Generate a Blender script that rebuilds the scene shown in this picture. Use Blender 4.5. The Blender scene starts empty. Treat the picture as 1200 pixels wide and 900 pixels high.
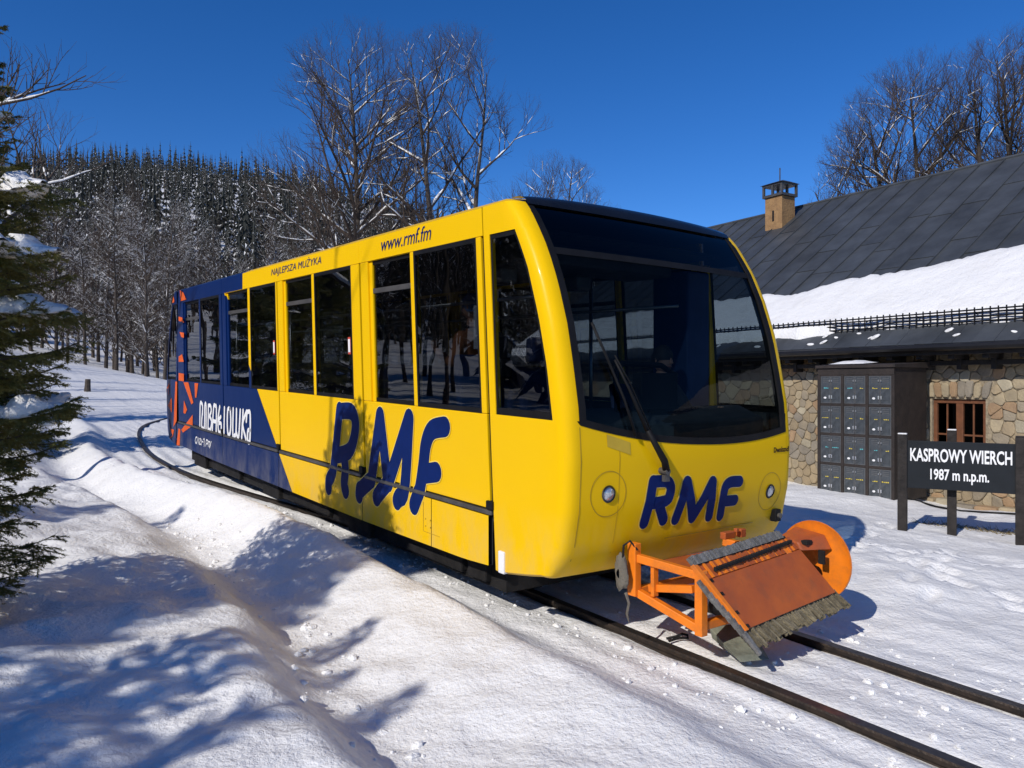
import bpy, math, random
import numpy as np
from mathutils import Vector, Matrix
scene = bpy.context.scene
COL = scene.collection
R_ = math.radians

# ------------------------------------------------------------------ camera, sky, sun, exposure
cam_d = bpy.data.cameras.new("camera"); cam = bpy.data.objects.new("camera", cam_d); COL.objects.link(cam)
cam_d.sensor_width = 36.0; cam_d.lens = 27.0; cam_d.clip_start = 0.05; cam_d.clip_end = 3000
cam.location = (0, 0, 1.9); cam.rotation_euler = (R_(90), 0, -R_(36.3365))
scene.camera = cam

SUN_EL = R_(35.0)
sx, sy = -0.961, -0.275                      # direction towards the sun, seen from above
sd_ = Vector((sx * math.cos(SUN_EL), sy * math.cos(SUN_EL), math.sin(SUN_EL))).normalized()
w = bpy.data.worlds.new("World"); scene.world = w; w.use_nodes = True
nt = w.node_tree; nt.nodes.clear()
sky = nt.nodes.new("ShaderNodeTexSky"); sky.sky_type = 'NISHITA'; sky.sun_disc = False
sky.sun_elevation = SUN_EL; sky.sun_rotation = math.atan2(sx, sy)
sky.altitude = 1600; sky.air_density = 0.8; sky.dust_density = 0.0; sky.ozone_density = 4.0
hsv = nt.nodes.new("ShaderNodeHueSaturation"); hsv.inputs["Saturation"].default_value = 1.27; hsv.inputs["Value"].default_value = 1.5; hsv.inputs["Hue"].default_value = 0.509
bg = nt.nodes.new("ShaderNodeBackground"); bg.inputs["Strength"].default_value = 0.094
wo = nt.nodes.new("ShaderNodeOutputWorld")
nt.links.new(sky.outputs[0], hsv.inputs["Color"]); nt.links.new(hsv.outputs[0], bg.inputs[0]); nt.links.new(bg.outputs[0], wo.inputs[0])
sun_d = bpy.data.lights.new("sun", 'SUN'); sun = bpy.data.objects.new("sun", sun_d); COL.objects.link(sun)
sun_d.energy = 4.0; sun_d.angle = R_(0.5); sun_d.color = (1.0, 0.95, 0.88)
sun.rotation_euler = (-sd_).to_track_quat('-Z', 'Y').to_euler(); sun.location = (-20, -5, 20)
scene.view_settings.view_transform = 'Standard'; scene.view_settings.look = 'None'
scene.view_settings.exposure = 0.0; scene.view_settings.gamma = 1.0
scene.cycles.max_bounces = 10; scene.cycles.transparent_max_bounces = 24; scene.cycles.glossy_bounces = 4

# ------------------------------------------------------------------ helpers
OFF = {}
def tag(o, label=None, cat=None, group=None, kind=None):
    if label: o['label'] = label
    if cat: o['category'] = cat
    if group: o['group'] = group
    if kind: o['kind'] = kind
    return o
def thing(name, loc, label, cat, group=None, rotz=0.0, local=False):
    o = bpy.data.objects.new(name, None); COL.objects.link(o)
    o.location = loc; o.rotation_euler = (0, 0, rotz); o.empty_display_size = 0.2
    OFF[o.name] = Vector((0, 0, 0)) if local else Vector(loc)
    return tag(o, label, cat, group)
def link(name, me, parent=None):
    o = bpy.data.objects.new(name, me); COL.objects.link(o)
    if parent is not None:
        o.parent = parent; OFF[o.name] = OFF[parent.name]
    else:
        OFF[o.name] = Vector((0, 0, 0))
    return o

class MB:
    def __init__(s): s.v = []; s.f = []; s.m = []
    def add(s, verts, faces, mi=0):
        b = len(s.v); s.v.extend([tuple(p) for p in verts])
        for f in faces: s.f.append(tuple(i + b for i in f)); s.m.append(mi)
        return s
    def hexa(s, p, mi=0):        # p: 4 bottom (ccw) + 4 top
        return s.add(p, [(3, 2, 1, 0), (4, 5, 6, 7), (0, 1, 5, 4), (1, 2, 6, 5), (2, 3, 7, 6), (3, 0, 4, 7)], mi)
    def box(s, c, d, rot=None, mi=0):
        x, y, z = d[0] / 2, d[1] / 2, d[2] / 2
        P = [Vector(q) for q in ((-x, -y, -z), (x, -y, -z), (x, y, -z), (-x, y, -z), (-x, -y, z), (x, -y, z), (x, y, z), (-x, y, z))]
        if rot is not None: P = [rot @ q for q in P]
        c = Vector(c); return s.hexa([q + c for q in P], mi)
    def bbox(s, x0, x1, y0, y1, z0, z1, mi=0, ch=0.0):
        if ch <= 0: return s.box(((x0 + x1) / 2, (y0 + y1) / 2, (z0 + z1) / 2), (abs(x1 - x0), abs(y1 - y0), abs(z1 - z0)), None, mi)
        # chamfered box: three stacked rings each way
        b = len(s.v); V = []
        for (z, i) in ((z0, ch), (z0 + ch, 0), (z1 - ch, 0), (z1, ch)):
            X0, X1, Y0, Y1 = x0 + i, x1 - i, y0 + i, y1 - i; c = ch
            V += [(X0 + c, Y0, z), (X1 - c, Y0, z), (X1, Y0 + c, z), (X1, Y1 - c, z), (X1 - c, Y1, z), (X0 + c, Y1, z), (X0, Y1 - c, z), (X0, Y0 + c, z)]
        F = [tuple(range(7, -1, -1)), tuple(range(24, 32))]
        for r in range(3):
            for k in range(8): F.append((r * 8 + k, r * 8 + (k + 1) % 8, r * 8 + 8 + (k + 1) % 8, r * 8 + 8 + k))
        return s.add(V, F, mi)
    def bar(s, a, b, wd, ht, up=(0, 0, 1), mi=0):   # rectangular bar from a to b
        a = Vector(a); b = Vector(b); d = (b - a).normalized(); up = Vector(up)
        x = d.cross(up)
        if x.length < 1e-4: x = d.cross(Vector((1, 0, 0)))
        x.normalize(); u = x.cross(d).normalized(); x *= wd / 2; u *= ht / 2
        return s.hexa([a - x - u, a + x - u, b + x - u, b - x - u, a - x + u, a + x + u, b + x + u, b - x + u], mi)
    def tube(s, pts, r, n=8, cap=True, mi=0):
        pts = [Vector(p) for p in pts]; N = len(pts)
        rad = r if isinstance(r, (list, tuple)) else [r] * N
        V = []; F = []; ref = None
        for i, p in enumerate(pts):
            d = (pts[min(i + 1, N - 1)] - pts[max(i - 1, 0)])
            if d.length < 1e-9: d = Vector((0, 0, 1))
            d.normalize()
            if ref is None:
                ref = Vector((0, 0, 1)) if abs(d.z) < 0.9 else Vector((1, 0, 0))
            x = d.cross(ref).normalized(); y = d.cross(x); ref = x.cross(d)
            for k in range(n):
                a = 2 * math.pi * k / n
                V.append(p + (x * math.cos(a) + y * math.sin(a)) * rad[i])
        for i in range(N - 1):
            for k in range(n):
                F.append((i * n + k, i * n + (k + 1) % n, (i + 1) * n + (k + 1) % n, (i + 1) * n + k))
        if cap: F.append(tuple(range(n - 1, -1, -1))); F.append(tuple(range((N - 1) * n, N * n)))
        return s.add(V, F, mi)
    def grid(s, rows, mi=0, flip=False, close=False):   # rows: list of equal-length point lists
        n = len(rows[0]); V = [p for r in rows for p in r]; F = []
        for i in range(len(rows) - 1):
            for k in range(n - (0 if close else 1)):
                q = (i * n + k, i * n + (k + 1) % n, (i + 1) * n + (k + 1) % n, (i + 1) * n + k)
                F.append(q[::-1] if flip else q)
        return s.add(V, F, mi)
    def ball(s, c, r, nu=12, nv=8, mi=0, sc=(1, 1, 1)):
        c = Vector(c); V = []; F = []
        for j in range(nv + 1):
            t = math.pi * j / nv
            for i in range(nu):
                a = 2 * math.pi * i / nu
                V.append((c.x + r * sc[0] * math.sin(t) * math.cos(a), c.y + r * sc[1] * math.sin(t) * math.sin(a), c.z + r * sc[2] * math.cos(t)))
        for j in range(nv):
            for i in range(nu): F.append((j * nu + i, (j + 1) * nu + i, (j + 1) * nu + (i + 1) % nu, j * nu + (i + 1) % nu))
        return s.add(V, F, mi)
    def mesh(s, name, mats, off=None, smooth=False):
        me = bpy.data.meshes.new(name)
        v = s.v if off is None else [(p[0] - off[0], p[1] - off[1], p[2] - off[2]) for p in s.v]
        me.from_pydata(v, [], s.f)
        for m in (mats if isinstance(mats, (list, tuple)) else [mats]): me.materials.append(m)
        if len(set(s.m)) > 1: me.polygons.foreach_set("material_index", s.m)
        if smooth: me.polygons.foreach_set("use_smooth", [True] * len(me.polygons))
        me.update(); return me
    def build(s, name, mats, parent=None, smooth=False, bevel=0.0):
        off = OFF[parent.name] if parent is not None else None
        o = link(name, s.mesh(name, mats, off, smooth), parent)
        if bevel > 0:
            b = o.modifiers.new("bevel", 'BEVEL'); b.width = bevel; b.segments = 2; b.limit_method = 'ANGLE'; b.angle_limit = R_(40)
        return o
def smooth_angle(o, deg=40):
    me = o.data
    me.polygons.foreach_set("use_smooth", [True] * len(me.polygons))
    try: me.set_sharp_from_angle(angle=R_(deg))
    except Exception: pass
    return o
def np_mesh(name, V, F, mats, mi=None, smooth=False):   # V (n,3), F (m,k) arrays, k = 3 or 4
    me = bpy.data.meshes.new(name); k = F.shape[1]; m = len(F)
    me.vertices.add(len(V)); me.vertices.foreach_set("co", np.asarray(V, dtype=np.float32).ravel())
    me.loops.add(m * k); me.loops.foreach_set("vertex_index", F.astype(np.int32).ravel())
    me.polygons.add(m); me.polygons.foreach_set("loop_start", np.arange(0, m * k, k, dtype=np.int32))
    for q in mats: me.materials.append(q)
    if mi is not None: me.polygons.foreach_set("material_index", np.asarray(mi, dtype=np.int32))
    if smooth: me.polygons.foreach_set("use_smooth", np.ones(m, dtype=bool))
    me.update(calc_edges=True); me.validate(); return me

# ------------------------------------------------------------------ noise
def _hash(ix, iy, seed):
    h = (ix.astype(np.int64) * 374761393 + iy.astype(np.int64) * 668265263 + seed * 1442695041) & 0x7fffffff
    h = (h ^ (h >> 13)) * 1274126177 & 0x7fffffff
    return ((h ^ (h >> 16)) & 0xffff) / 65535.0
def vn(x, y, seed=0):
    x = np.asarray(x, float); y = np.asarray(y, float)
    ix = np.floor(x); iy = np.floor(y); fx = x - ix; fy = y - iy
    fx = fx * fx * fx * (fx * (fx * 6 - 15) + 10); fy = fy * fy * fy * (fy * (fy * 6 - 15) + 10)
    a = _hash(ix, iy, seed); b = _hash(ix + 1, iy, seed); c = _hash(ix, iy + 1, seed); d = _hash(ix + 1, iy + 1, seed)
    return (a + (b - a) * fx + (c - a) * fy + (a - b - c + d) * fx * fy) * 2 - 1
def fbm(x, y, seed=0, o=3):
    r = 0; a = 1; s = 0
    for i in range(o):
        r = r + a * vn(np.asarray(x) * 2 ** i + 13.7 * i, np.asarray(y) * 2 ** i - 7.1 * i, seed + i); s += a; a *= 0.5
    return r / s
def sst(e0, e1, x):
    t = np.clip((np.asarray(x, float) - e0) / (e1 - e0), 0, 1); return t * t * (3 - 2 * t)

# ------------------------------------------------------------------ materials
def nodes(m):
    m.use_nodes = True; t = m.node_tree; return t, t.nodes["Principled BSDF"]
def mat(name, col, rough=0.5, metal=0.0, var=0.0, nscale=6.0, bump=0.0, bscale=40.0, coat=0.0, spec=None, col2=None, rand=0.0, dirt=None):
    m = bpy.data.materials.new(name); t, p = nodes(m)
    p.inputs["Base Color"].default_value = (*col, 1); p.inputs["Roughness"].default_value = rough; p.inputs["Metallic"].default_value = metal
    if coat: p.inputs["Coat Weight"].default_value = coat; p.inputs["Coat Roughness"].default_value = 0.06
    if spec is not None: p.inputs["Specular IOR Level"].default_value = spec
    tc = t.nodes.new("ShaderNodeTexCoord")
    src = None
    if var > 0 or col2:
        n = t.nodes.new("ShaderNodeTexNoise"); n.inputs["Scale"].default_value = nscale; n.inputs["Detail"].default_value = 6; n.inputs["Roughness"].default_value = 0.6
        t.links.new(tc.outputs["Object"], n.inputs["Vector"])
        mx = t.nodes.new("ShaderNodeMix"); mx.data_type = 'RGBA'
        c2 = col2 if col2 else tuple(c * (1 - var) for c in col)
        c1 = col if col2 else tuple(min(1, c * (1 + var * 0.6)) for c in col)
        mx.inputs[6].default_value = (*c1, 1); mx.inputs[7].default_value = (*c2, 1)
        r = t.nodes.new("ShaderNodeMapRange"); r.inputs[1].default_value = 0.35; r.inputs[2].default_value = 0.68
        t.links.new(n.outputs["Fac"], r.inputs[0]); t.links.new(r.outputs[0], mx.inputs[0]); src = mx.outputs[2]
        rr = t.nodes.new("ShaderNodeMapRange"); rr.inputs[3].default_value = max(0.02, rough - 0.12 * min(1, var * 3)); rr.inputs[4].default_value = min(1, rough + 0.12 * min(1, var * 3))
        t.links.new(n.outputs["Fac"], rr.inputs[0]); t.links.new(rr.outputs[0], p.inputs["Roughness"])
    if rand > 0:
        oi = t.nodes.new("ShaderNodeObjectInfo"); hs = t.nodes.new("ShaderNodeHueSaturation")
        r1 = t.nodes.new("ShaderNodeMapRange"); r1.inputs[3].default_value = 1 - rand; r1.inputs[4].default_value = 1 + rand
        t.links.new(oi.outputs["Random"], r1.inputs[0]); t.links.new(r1.outputs[0], hs.inputs["Value"])
        if src: t.links.new(src, hs.inputs["Color"])
        else: hs.inputs["Color"].default_value = (*col, 1)
        src = hs.outputs[0]
    if dirt:
        dcol, amt, sc = dirt
        n3 = t.nodes.new("ShaderNodeTexNoise"); n3.inputs["Scale"].default_value = sc; n3.inputs["Detail"].default_value = 8; n3.inputs["Roughness"].default_value = 0.7
        t.links.new(tc.outputs["Object"], n3.inputs["Vector"])
        r3 = t.nodes.new("ShaderNodeMapRange"); r3.inputs[1].default_value = 0.5; r3.inputs[2].default_value = 0.8; r3.inputs[4].default_value = amt
        t.links.new(n3.outputs["Fac"], r3.inputs[0])
        m3 = t.nodes.new("ShaderNodeMix"); m3.data_type = 'RGBA'; m3.inputs[7].default_value = (*dcol, 1)
        if src: t.links.new(src, m3.inputs[6])
        else: m3.inputs[6].default_value = (*col, 1)
        t.links.new(r3.outputs[0], m3.inputs[0]); src = m3.outputs[2]
    if src: t.links.new(src, p.inputs["Base Color"])
    if bump > 0:
        n2 = t.nodes.new("ShaderNodeTexNoise"); n2.inputs["Scale"].default_value = bscale; n2.inputs["Detail"].default_value = 5
        b = t.nodes.new("ShaderNodeBump"); b.inputs["Strength"].default_value = bump; b.inputs["Distance"].default_value = 0.02
        t.links.new(tc.outputs["Object"], n2.inputs["Vector"]); t.links.new(n2.outputs["Fac"], b.inputs["Height"]); t.links.new(b.outputs[0], p.inputs["Normal"])
    return m
def glass(name, tint, refl=1.0, ior=1.5, rough=0.0):
    m = bpy.data.materials.new(name); m.use_nodes = True; t = m.node_tree; t.nodes.clear()
    o = t.nodes.new("ShaderNodeOutputMaterial"); tr = t.nodes.new("ShaderNodeBsdfTransparent"); tr.inputs[0].default_value = (*tint, 1)
    g = t.nodes.new("ShaderNodeBsdfGlossy"); g.inputs["Roughness"].default_value = rough; g.inputs["Color"].default_value = (refl, refl, refl, 1)
    f = t.nodes.new("ShaderNodeFresnel"); gm = t.nodes.new("ShaderNodeNewGeometry"); ri = t.nodes.new("ShaderNodeMapRange")
    ri.inputs[3].default_value = ior; ri.inputs[4].default_value = 1 / ior      # same reflection from both faces of the pane
    t.links.new(gm.outputs["Backfacing"], ri.inputs[0]); t.links.new(ri.outputs[0], f.inputs["IOR"])
    tc = t.nodes.new("ShaderNodeTexCoord"); n = t.nodes.new("ShaderNodeTexNoise"); n.inputs["Scale"].default_value = 1.3
    b = t.nodes.new("ShaderNodeBump"); b.inputs["Strength"].default_value = 0.03; b.inputs["Distance"].default_value = 0.1
    t.links.new(tc.outputs["Object"], n.inputs["Vector"]); t.links.new(n.outputs["Fac"], b.inputs["Height"]); t.links.new(b.outputs[0], g.inputs["Normal"])
    mx = t.nodes.new("ShaderNodeMixShader"); t.links.new(f.outputs[0], mx.inputs[0]); t.links.new(tr.outputs[0], mx.inputs[1]); t.links.new(g.outputs[0], mx.inputs[2]); t.links.new(mx.outputs[0], o.inputs[0])
    return m

def snow_mat(name, ground=False):
    m = bpy.data.materials.new(name); t, p = nodes(m)
    p.inputs["Roughness"].default_value = 0.55; p.inputs["Specular IOR Level"].default_value = 0.35
    tc = t.nodes.new("ShaderNodeTexCoord")
    def noise(sc, det=4, rg=0.6, vec=None):
        n = t.nodes.new("ShaderNodeTexNoise"); n.inputs["Scale"].default_value = sc; n.inputs["Detail"].default_value = det; n.inputs["Roughness"].default_value = rg
        t.links.new(vec or tc.outputs["Object"], n.inputs["Vector"]); return n
    mx = t.nodes.new("ShaderNodeMix"); mx.data_type = 'RGBA'
    mx.inputs[6].default_value = (0.825, 0.815, 0.795, 1); mx.inputs[7].default_value = (0.70, 0.685, 0.66, 1)
    n0 = noise(0.55 if ground else 1.5, 7, 0.65); r = t.nodes.new("ShaderNodeMapRange"); r.inputs[1].default_value = 0.5; r.inputs[2].default_value = 0.75; r.inputs[4].default_value = 0.7
    t.links.new(n0.outputs["Fac"], r.inputs[0]); t.links.new(r.outputs[0], mx.inputs[0]); src = mx.outputs[2]
    if ground:      # specks of grit and needles lying on the old snow
        n5 = noise(38, 3, 0.7); r5 = t.nodes.new("ShaderNodeMapRange"); r5.inputs[1].default_value = 0.70; r5.inputs[2].default_value = 0.78; r5.inputs[4].default_value = 0.55
        m5 = t.nodes.new("ShaderNodeMix"); m5.data_type = 'RGBA'; m5.inputs[7].default_value = (0.22, 0.19, 0.15, 1)
        t.links.new(n5.outputs["Fac"], r5.inputs[0]); t.links.new(r5.outputs[0], m5.inputs[0]); t.links.new(src, m5.inputs[6]); src = m5.outputs[2]
    t.links.new(src, p.inputs["Base Color"])
    b1 = t.nodes.new("ShaderNodeBump"); b1.inputs["Strength"].default_value = 0.7; b1.inputs["Distance"].default_value = 0.06
    b2 = t.nodes.new("ShaderNodeBump"); b2.inputs["Strength"].default_value = 0.8; b2.inputs["Distance"].default_value = 0.016
    b3 = t.nodes.new("ShaderNodeBump"); b3.inputs["Strength"].default_value = 0.6; b3.inputs["Distance"].default_value = 0.005
    a = noise(4.5, 5, 0.6); bnode = noise(28, 4, 0.6); c = noise(150, 2, 0.6)
    t.links.new(a.outputs["Fac"], b1.inputs["Height"]); t.links.new(bnode.outputs["Fac"], b2.inputs["Height"]); t.links.new(c.outputs["Fac"], b3.inputs["Height"])
    t.links.new(b1.outputs[0], b2.inputs["Normal"]); t.links.new(b2.outputs[0], b3.inputs["Normal"]); t.links.new(b3.outputs[0], p.inputs["Normal"])
    return m
M_SNOW = snow_mat("snow_ground", True); M_SNOW2 = snow_mat("snow_cap")
M_BARK = mat("bark", (0.062, 0.048, 0.038), 0.9, var=0.5, nscale=9, bump=0.8, bscale=30)
M_TWIG = mat("twig", (0.058, 0.040, 0.028), 0.9, var=0.35, nscale=3)
M_NEEDLE = mat("needles", (0.075, 0.092, 0.024), 0.6, col2=(0.19, 0.165, 0.04), nscale=2.6)
_t = M_NEEDLE.node_tree; _p = _t.nodes["Principled BSDF"]; _tr = _t.nodes.new("ShaderNodeBsdfTranslucent"); _mx = _t.nodes.new("ShaderNodeMixShader"); _mx.inputs[0].default_value = 0.35
_t.links.new(_p.inputs["Base Color"].links[0].from_socket, _tr.inputs[0]); _t.links.new(_p.outputs[0], _mx.inputs[1]); _t.links.new(_tr.outputs[0], _mx.inputs[2]); _t.links.new(_mx.outputs[0], _t.nodes["Material Output"].inputs[0])
M_SPRUCE = mat("spruce_far", (0.024, 0.028, 0.023), 0.9, col2=(0.038, 0.038, 0.031), nscale=0.2)
M_BLACK = mat("black_rubber", (0.009, 0.009, 0.010), 0.6, var=0.3, spec=0.15)
M_DARK = mat("dark_steel", (0.016, 0.015, 0.015), 0.7, var=0.4, bump=0.2, spec=0.2)
M_GREY = mat("grey_metal", (0.10, 0.095, 0.09), 0.45, 0.4, var=0.3)
M_NAVY = mat("navy_print", (0.003, 0.016, 0.105), 0.6, var=0.12, spec=0.1)
M_WHITE = mat("white_print", (0.80, 0.80, 0.80), 0.45, var=0.06)
M_ORN = mat("orange_print", (0.70, 0.11, 0.018), 0.5, var=0.12, spec=0.25)
M_PALE = mat("pale_outline", (0.90, 0.66, 0.10), 0.4, var=0.05)

# ------------------------------------------------------------------ terrain
S = 0.0304                                   # the track climbs away at three per cent
RY = np.array([-60, -6, 0, 6, 8, 10, 12.3, 14, 17, 21, 23.7, 25.6, 28, 31, 36, 45, 60])
RX = np.array([4.02, 4.0, 3.99, 3.98, 3.90, 3.66, 3.34, 3.2, 3.28, 3.84, 4.42, 5.2, 6.5, 8.6, 12.6, 21, 36])
def rail_x(Y):
    Y = np.asarray(Y, float)
    return (np.interp(Y - 0.8, RY, RX) + np.interp(Y, RY, RX) + np.interp(Y + 0.8, RY, RX)) / 3
def trk(Y): return S * np.minimum(np.asarray(Y, float), 30) + 0.012 * np.maximum(np.asarray(Y, float) - 30, 0)
PRINTS = []
_pr = random.Random(17)
for (px_, py_, ang_, n_) in ((6.9, 2.2, 1.15, 10), (7.4, 4.6, 0.2, 8), (8.6, 2.4, 1.9, 7), (6.6, 3.2, .35, 7)):
    for k_ in range(n_):
        s_ = 0.09 if k_ % 2 else -0.09; a_ = ang_ + _pr.uniform(-.15, .15)
        PRINTS.append((px_ + math.cos(ang_) * .34 * k_ - math.sin(ang_) * s_, py_ + math.sin(ang_) * .34 * k_ + math.cos(ang_) * s_, a_))
def terrain(X, Y):
    X = np.asarray(X, float); Y = np.asarray(Y, float)
    z = trk(Y)
    xl = rail_x(Y); xc = xl + 0.48
    # bed between the banks
    bed = -0.035 + 0.012 * np.cos((X - xc) * 21 + fbm(Y * 0.35, X * 1.5, 5) * 2.5) * (1 - sst(1.4, 2.0, np.abs(X - xc))) * (1 - sst(18, 30, Y)) * (0.7 + 0.5 * fbm(Y * 0.8, X * 0.5, 8)) + 0.022 * fbm(X * 2.2, Y * 0.55, 3) + 0.012 * fbm(X * 7, Y * 3.2, 4)
    nr = np.minimum(np.abs(X - xl), np.abs(X - xl - 0.97))
    bed = bed - 0.028 * (1 - sst(0.03, 0.12, nr))
    # bank on the near side
    xe = np.minimum(3.36, xl - 0.66) + 0.07 * fbm(Y * 0.9, Y * 0 + 2, 11)
    hb = np.interp(Y, [-5, 1, 3, 5, 7, 9, 12, 16, 22, 30], [0.03, 0.05, 0.10, 0.19, 0.28, 0.34, 0.31, 0.24, 0.14, 0.05])
    hb = hb * (1 + 0.16 * fbm(Y * 0.45, X * 0.3, 12))
    wide = np.interp(Y, [0, 3, 5, 9, 14], [1.30, 1.20, 0.98, 0.62, 0.6])
    d = xe - X
    up = sst(-0.05, 0.42, d)
    trough = xe - 0.42 - wide
    dn = sst(0.35, 0.35 + wide, d)
    ht = hb * 0.05 - 0.075 * sst(1.0, 4.0, Y) * (1 - sst(14, 20, Y))
    hm = 0.20 + 0.08 * fbm(X * 0.4, Y * 0.4, 20)
    mu = sst(0.0, 0.5, trough - X)
    lumps = 0.15 * fbm(X * 0.85 + Y * 0.08, Y * 0.42 - X * 0.15, 21, 3) + 0.05 * fbm(X * 2.4, Y * 2.9, 25)
    near = 1 - sst(16, 30, Y)
    left = hb * up * (1 - dn) + (ht + 0.03 * fbm(X * 3.5, Y * 3.0, 17)) * dn * (1 - mu) + (hm + lumps) * mu * near
    left = left + (0.035 * fbm(X * 1.6, Y * 1.1, 28) + 0.022 * fbm(X * 4.5 + Y, Y * 3.2, 29) + 0.03 * (1 - np.abs(fbm(X * 1.1 + Y * 0.3, Y * 0.9 - X * 0.5, 37))) ** 3 * mu) * up
    bedw = 1 - up
    # right of the track
    rt = sst(0.85, 1.9, X - xc)
    right = (0.03 + 0.075 * fbm(X * 0.55, Y * 0.55, 30) + 0.035 * fbm(X * 1.9, Y * 1.5, 31) + 0.016 * fbm(X * 5.2, Y * 4.4, 33)) * rt
    right = right - (z - 0.05) * sst(7.5, 10.5, X) * (1 - sst(14, 26, Y)) * sst(-12, -2, Y)
    right = right + 0.05 * sst(10.6, 11.4, X) * (1 - sst(11.9, 12.6, X)) * sst(5.6, 6.4, Y) * (1 + 0.8 * fbm(X * 2, Y * 2, 36)) * near
    right = right - 0.10 * sst(12.0, 13.0, X) * (1 - sst(20, 30, Y))
    h = z + np.where(X < xc, bed * bedw + left, bed * (1 - rt) + right)
    # boot prints across the open snow on the right
    for fx, fy, fa in PRINTS:
        ca, sa = math.cos(fa), math.sin(fa); dx = (X - fx) * ca + (Y - fy) * sa; dy = -(X - fx) * sa + (Y - fy) * ca
        q = (dx / 0.15) ** 2 + (dy / 0.065) ** 2
        h = h - 0.035 * np.exp(-q * q) + 0.012 * np.exp(-(np.sqrt(q) - 1.5) ** 2 * 6)
    # far: meadow, then the hill
    r = np.hypot(X, Y)
    m = sst(24, 70, Y) * np.clip(2.1 - (X - 7.6) * 0.20, 0.0, 5.0)
    h = h + m + 0.25 * fbm(X * 0.09, Y * 0.09, 40) * sst(20, 45, r)
    az = np.arctan2(X, Y)                     # from the +Y axis towards +X
    u = np.tan(np.clip(az - 0.6342, -1.2, 1.2))
    f = np.interp(u, [-2.5, -0.68, -0.60, -0.52, -0.45, -0.40, -0.33, -0.26, -0.18, -0.06, 0.13, 0.4, 1.0, 2.0], [0.9, 0.88, 0.93, 0.975, 1.0, 1.005, 0.985, 0.945, 0.87, 0.74, 0.62, 0.50, 0.40, 0.40])
    f = f * np.where(np.abs(az) > 2.2, 0.15, 1.0)
    rise = np.interp(r, [0, 72, 90, 160, 430, 470, 520, 900], [0, 0, 2.5, 16, 106.0, 111, 109, 50])
    return h + rise * f * (1 + 0.05 * fbm(X * 0.02, Y * 0.02, 44))
def axis(fine0, fine1, step, lo, hi, g=1.13):
    a = list(np.arange(fine0, fine1 + 1e-6, step)); s = step; x = a[-1]
    while x < hi: s = min(s * g, 14); x += s; a.append(x)
    s = step; x = a[0]; b = []
    while x > lo: s = min(s * g, 14); x -= s; b.append(x)
    return np.array(b[::-1] + a)
gx = axis(-1.2, 10.4, 0.045, -560, 700); gy = axis(1.2, 14.0, 0.045, -160, 720)
GX, GY = np.meshgrid(gx, gy)
V = np.stack([GX.ravel(), GY.ravel(), terrain(GX, GY).ravel()], 1)
nx, ny = len(gx), len(gy)
ii = (np.arange(ny - 1)[:, None] * nx + np.arange(nx - 1)[None, :]).ravel()
Fq = np.stack([ii, ii + 1, ii + nx + 1, ii + nx], 1)
tag(link("snow_ground", np_mesh("snow_ground", V, Fq, [M_SNOW], smooth=True)), kind='structure')
def gz(x, y): return float(terrain(np.array([x]), np.array([y]))[0])

# ------------------------------------------------------------------ rails
M_RAIL = mat("rail_steel", (0.060, 0.042, 0.030), 0.5, 0.5, col2=(0.025, 0.020, 0.017), nscale=12, bump=0.3, bscale=60)
M_RAILTOP = mat("rail_head", (0.13, 0.11, 0.095), 0.32, 0.8, var=0.3, nscale=20)
track = thing("railway_track", (3.99, 2.0, 0.06), "pair of dark steel rails in the snow running under the yellow car", "railway track")
prof_r = [(-0.036, 0.0, 1), (0.036, 0.0, 0), (0.040, -0.012, 0), (0.036, -0.036, 0), (0.010, -0.046, 0), (0.010, -0.11, 0), (-0.010, -0.11, 0), (-0.010, -0.046, 0), (-0.036, -0.036, 0), (-0.040, -0.012, 0)]
ys = np.concatenate([np.arange(-12, 36, 0.4)])
for k in range(2):
    rows = []
    for y in ys:
        xl = float(rail_x(y)); t = (float(rail_x(y + 0.05)) - float(rail_x(y - 0.05))) / 0.1
        nrm = Vector((1, -t, 0)).normalized(); c = Vector((xl, y, float(trk(y)))) + nrm * (0.97 * k)
        rows.append([c + nrm * a + Vector((0, 0, b)) for a, b, _ in prof_r])
    mb = MB()
    n = len(prof_r)
    for r in rows: mb.v.extend([tuple(p) for p in r])
    for i in range(len(rows) - 1):
        for q in range(n):
            mb.f.append((i * n + q, (i + 1) * n + q, (i + 1) * n + (q + 1) % n, i * n + (q + 1) % n)); mb.m.append(1 if q == 0 else 0)
    mb.build("rail", [M_RAIL, M_RAILTOP], track)

# ------------------------------------------------------------------ the funicular car
XL_, XR_, XC = 3.22, 5.72, 4.47
TM = 9.43                                     # middle of the car
CAR = (XC, TM, S * TM)
car = thing("funicular_car", CAR, "yellow funicular railcar with dark blue tail and large dark windscreen standing on the rails", "funicular car")
def P(X, t, h): return Vector((X, t, h + S * t))

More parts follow.
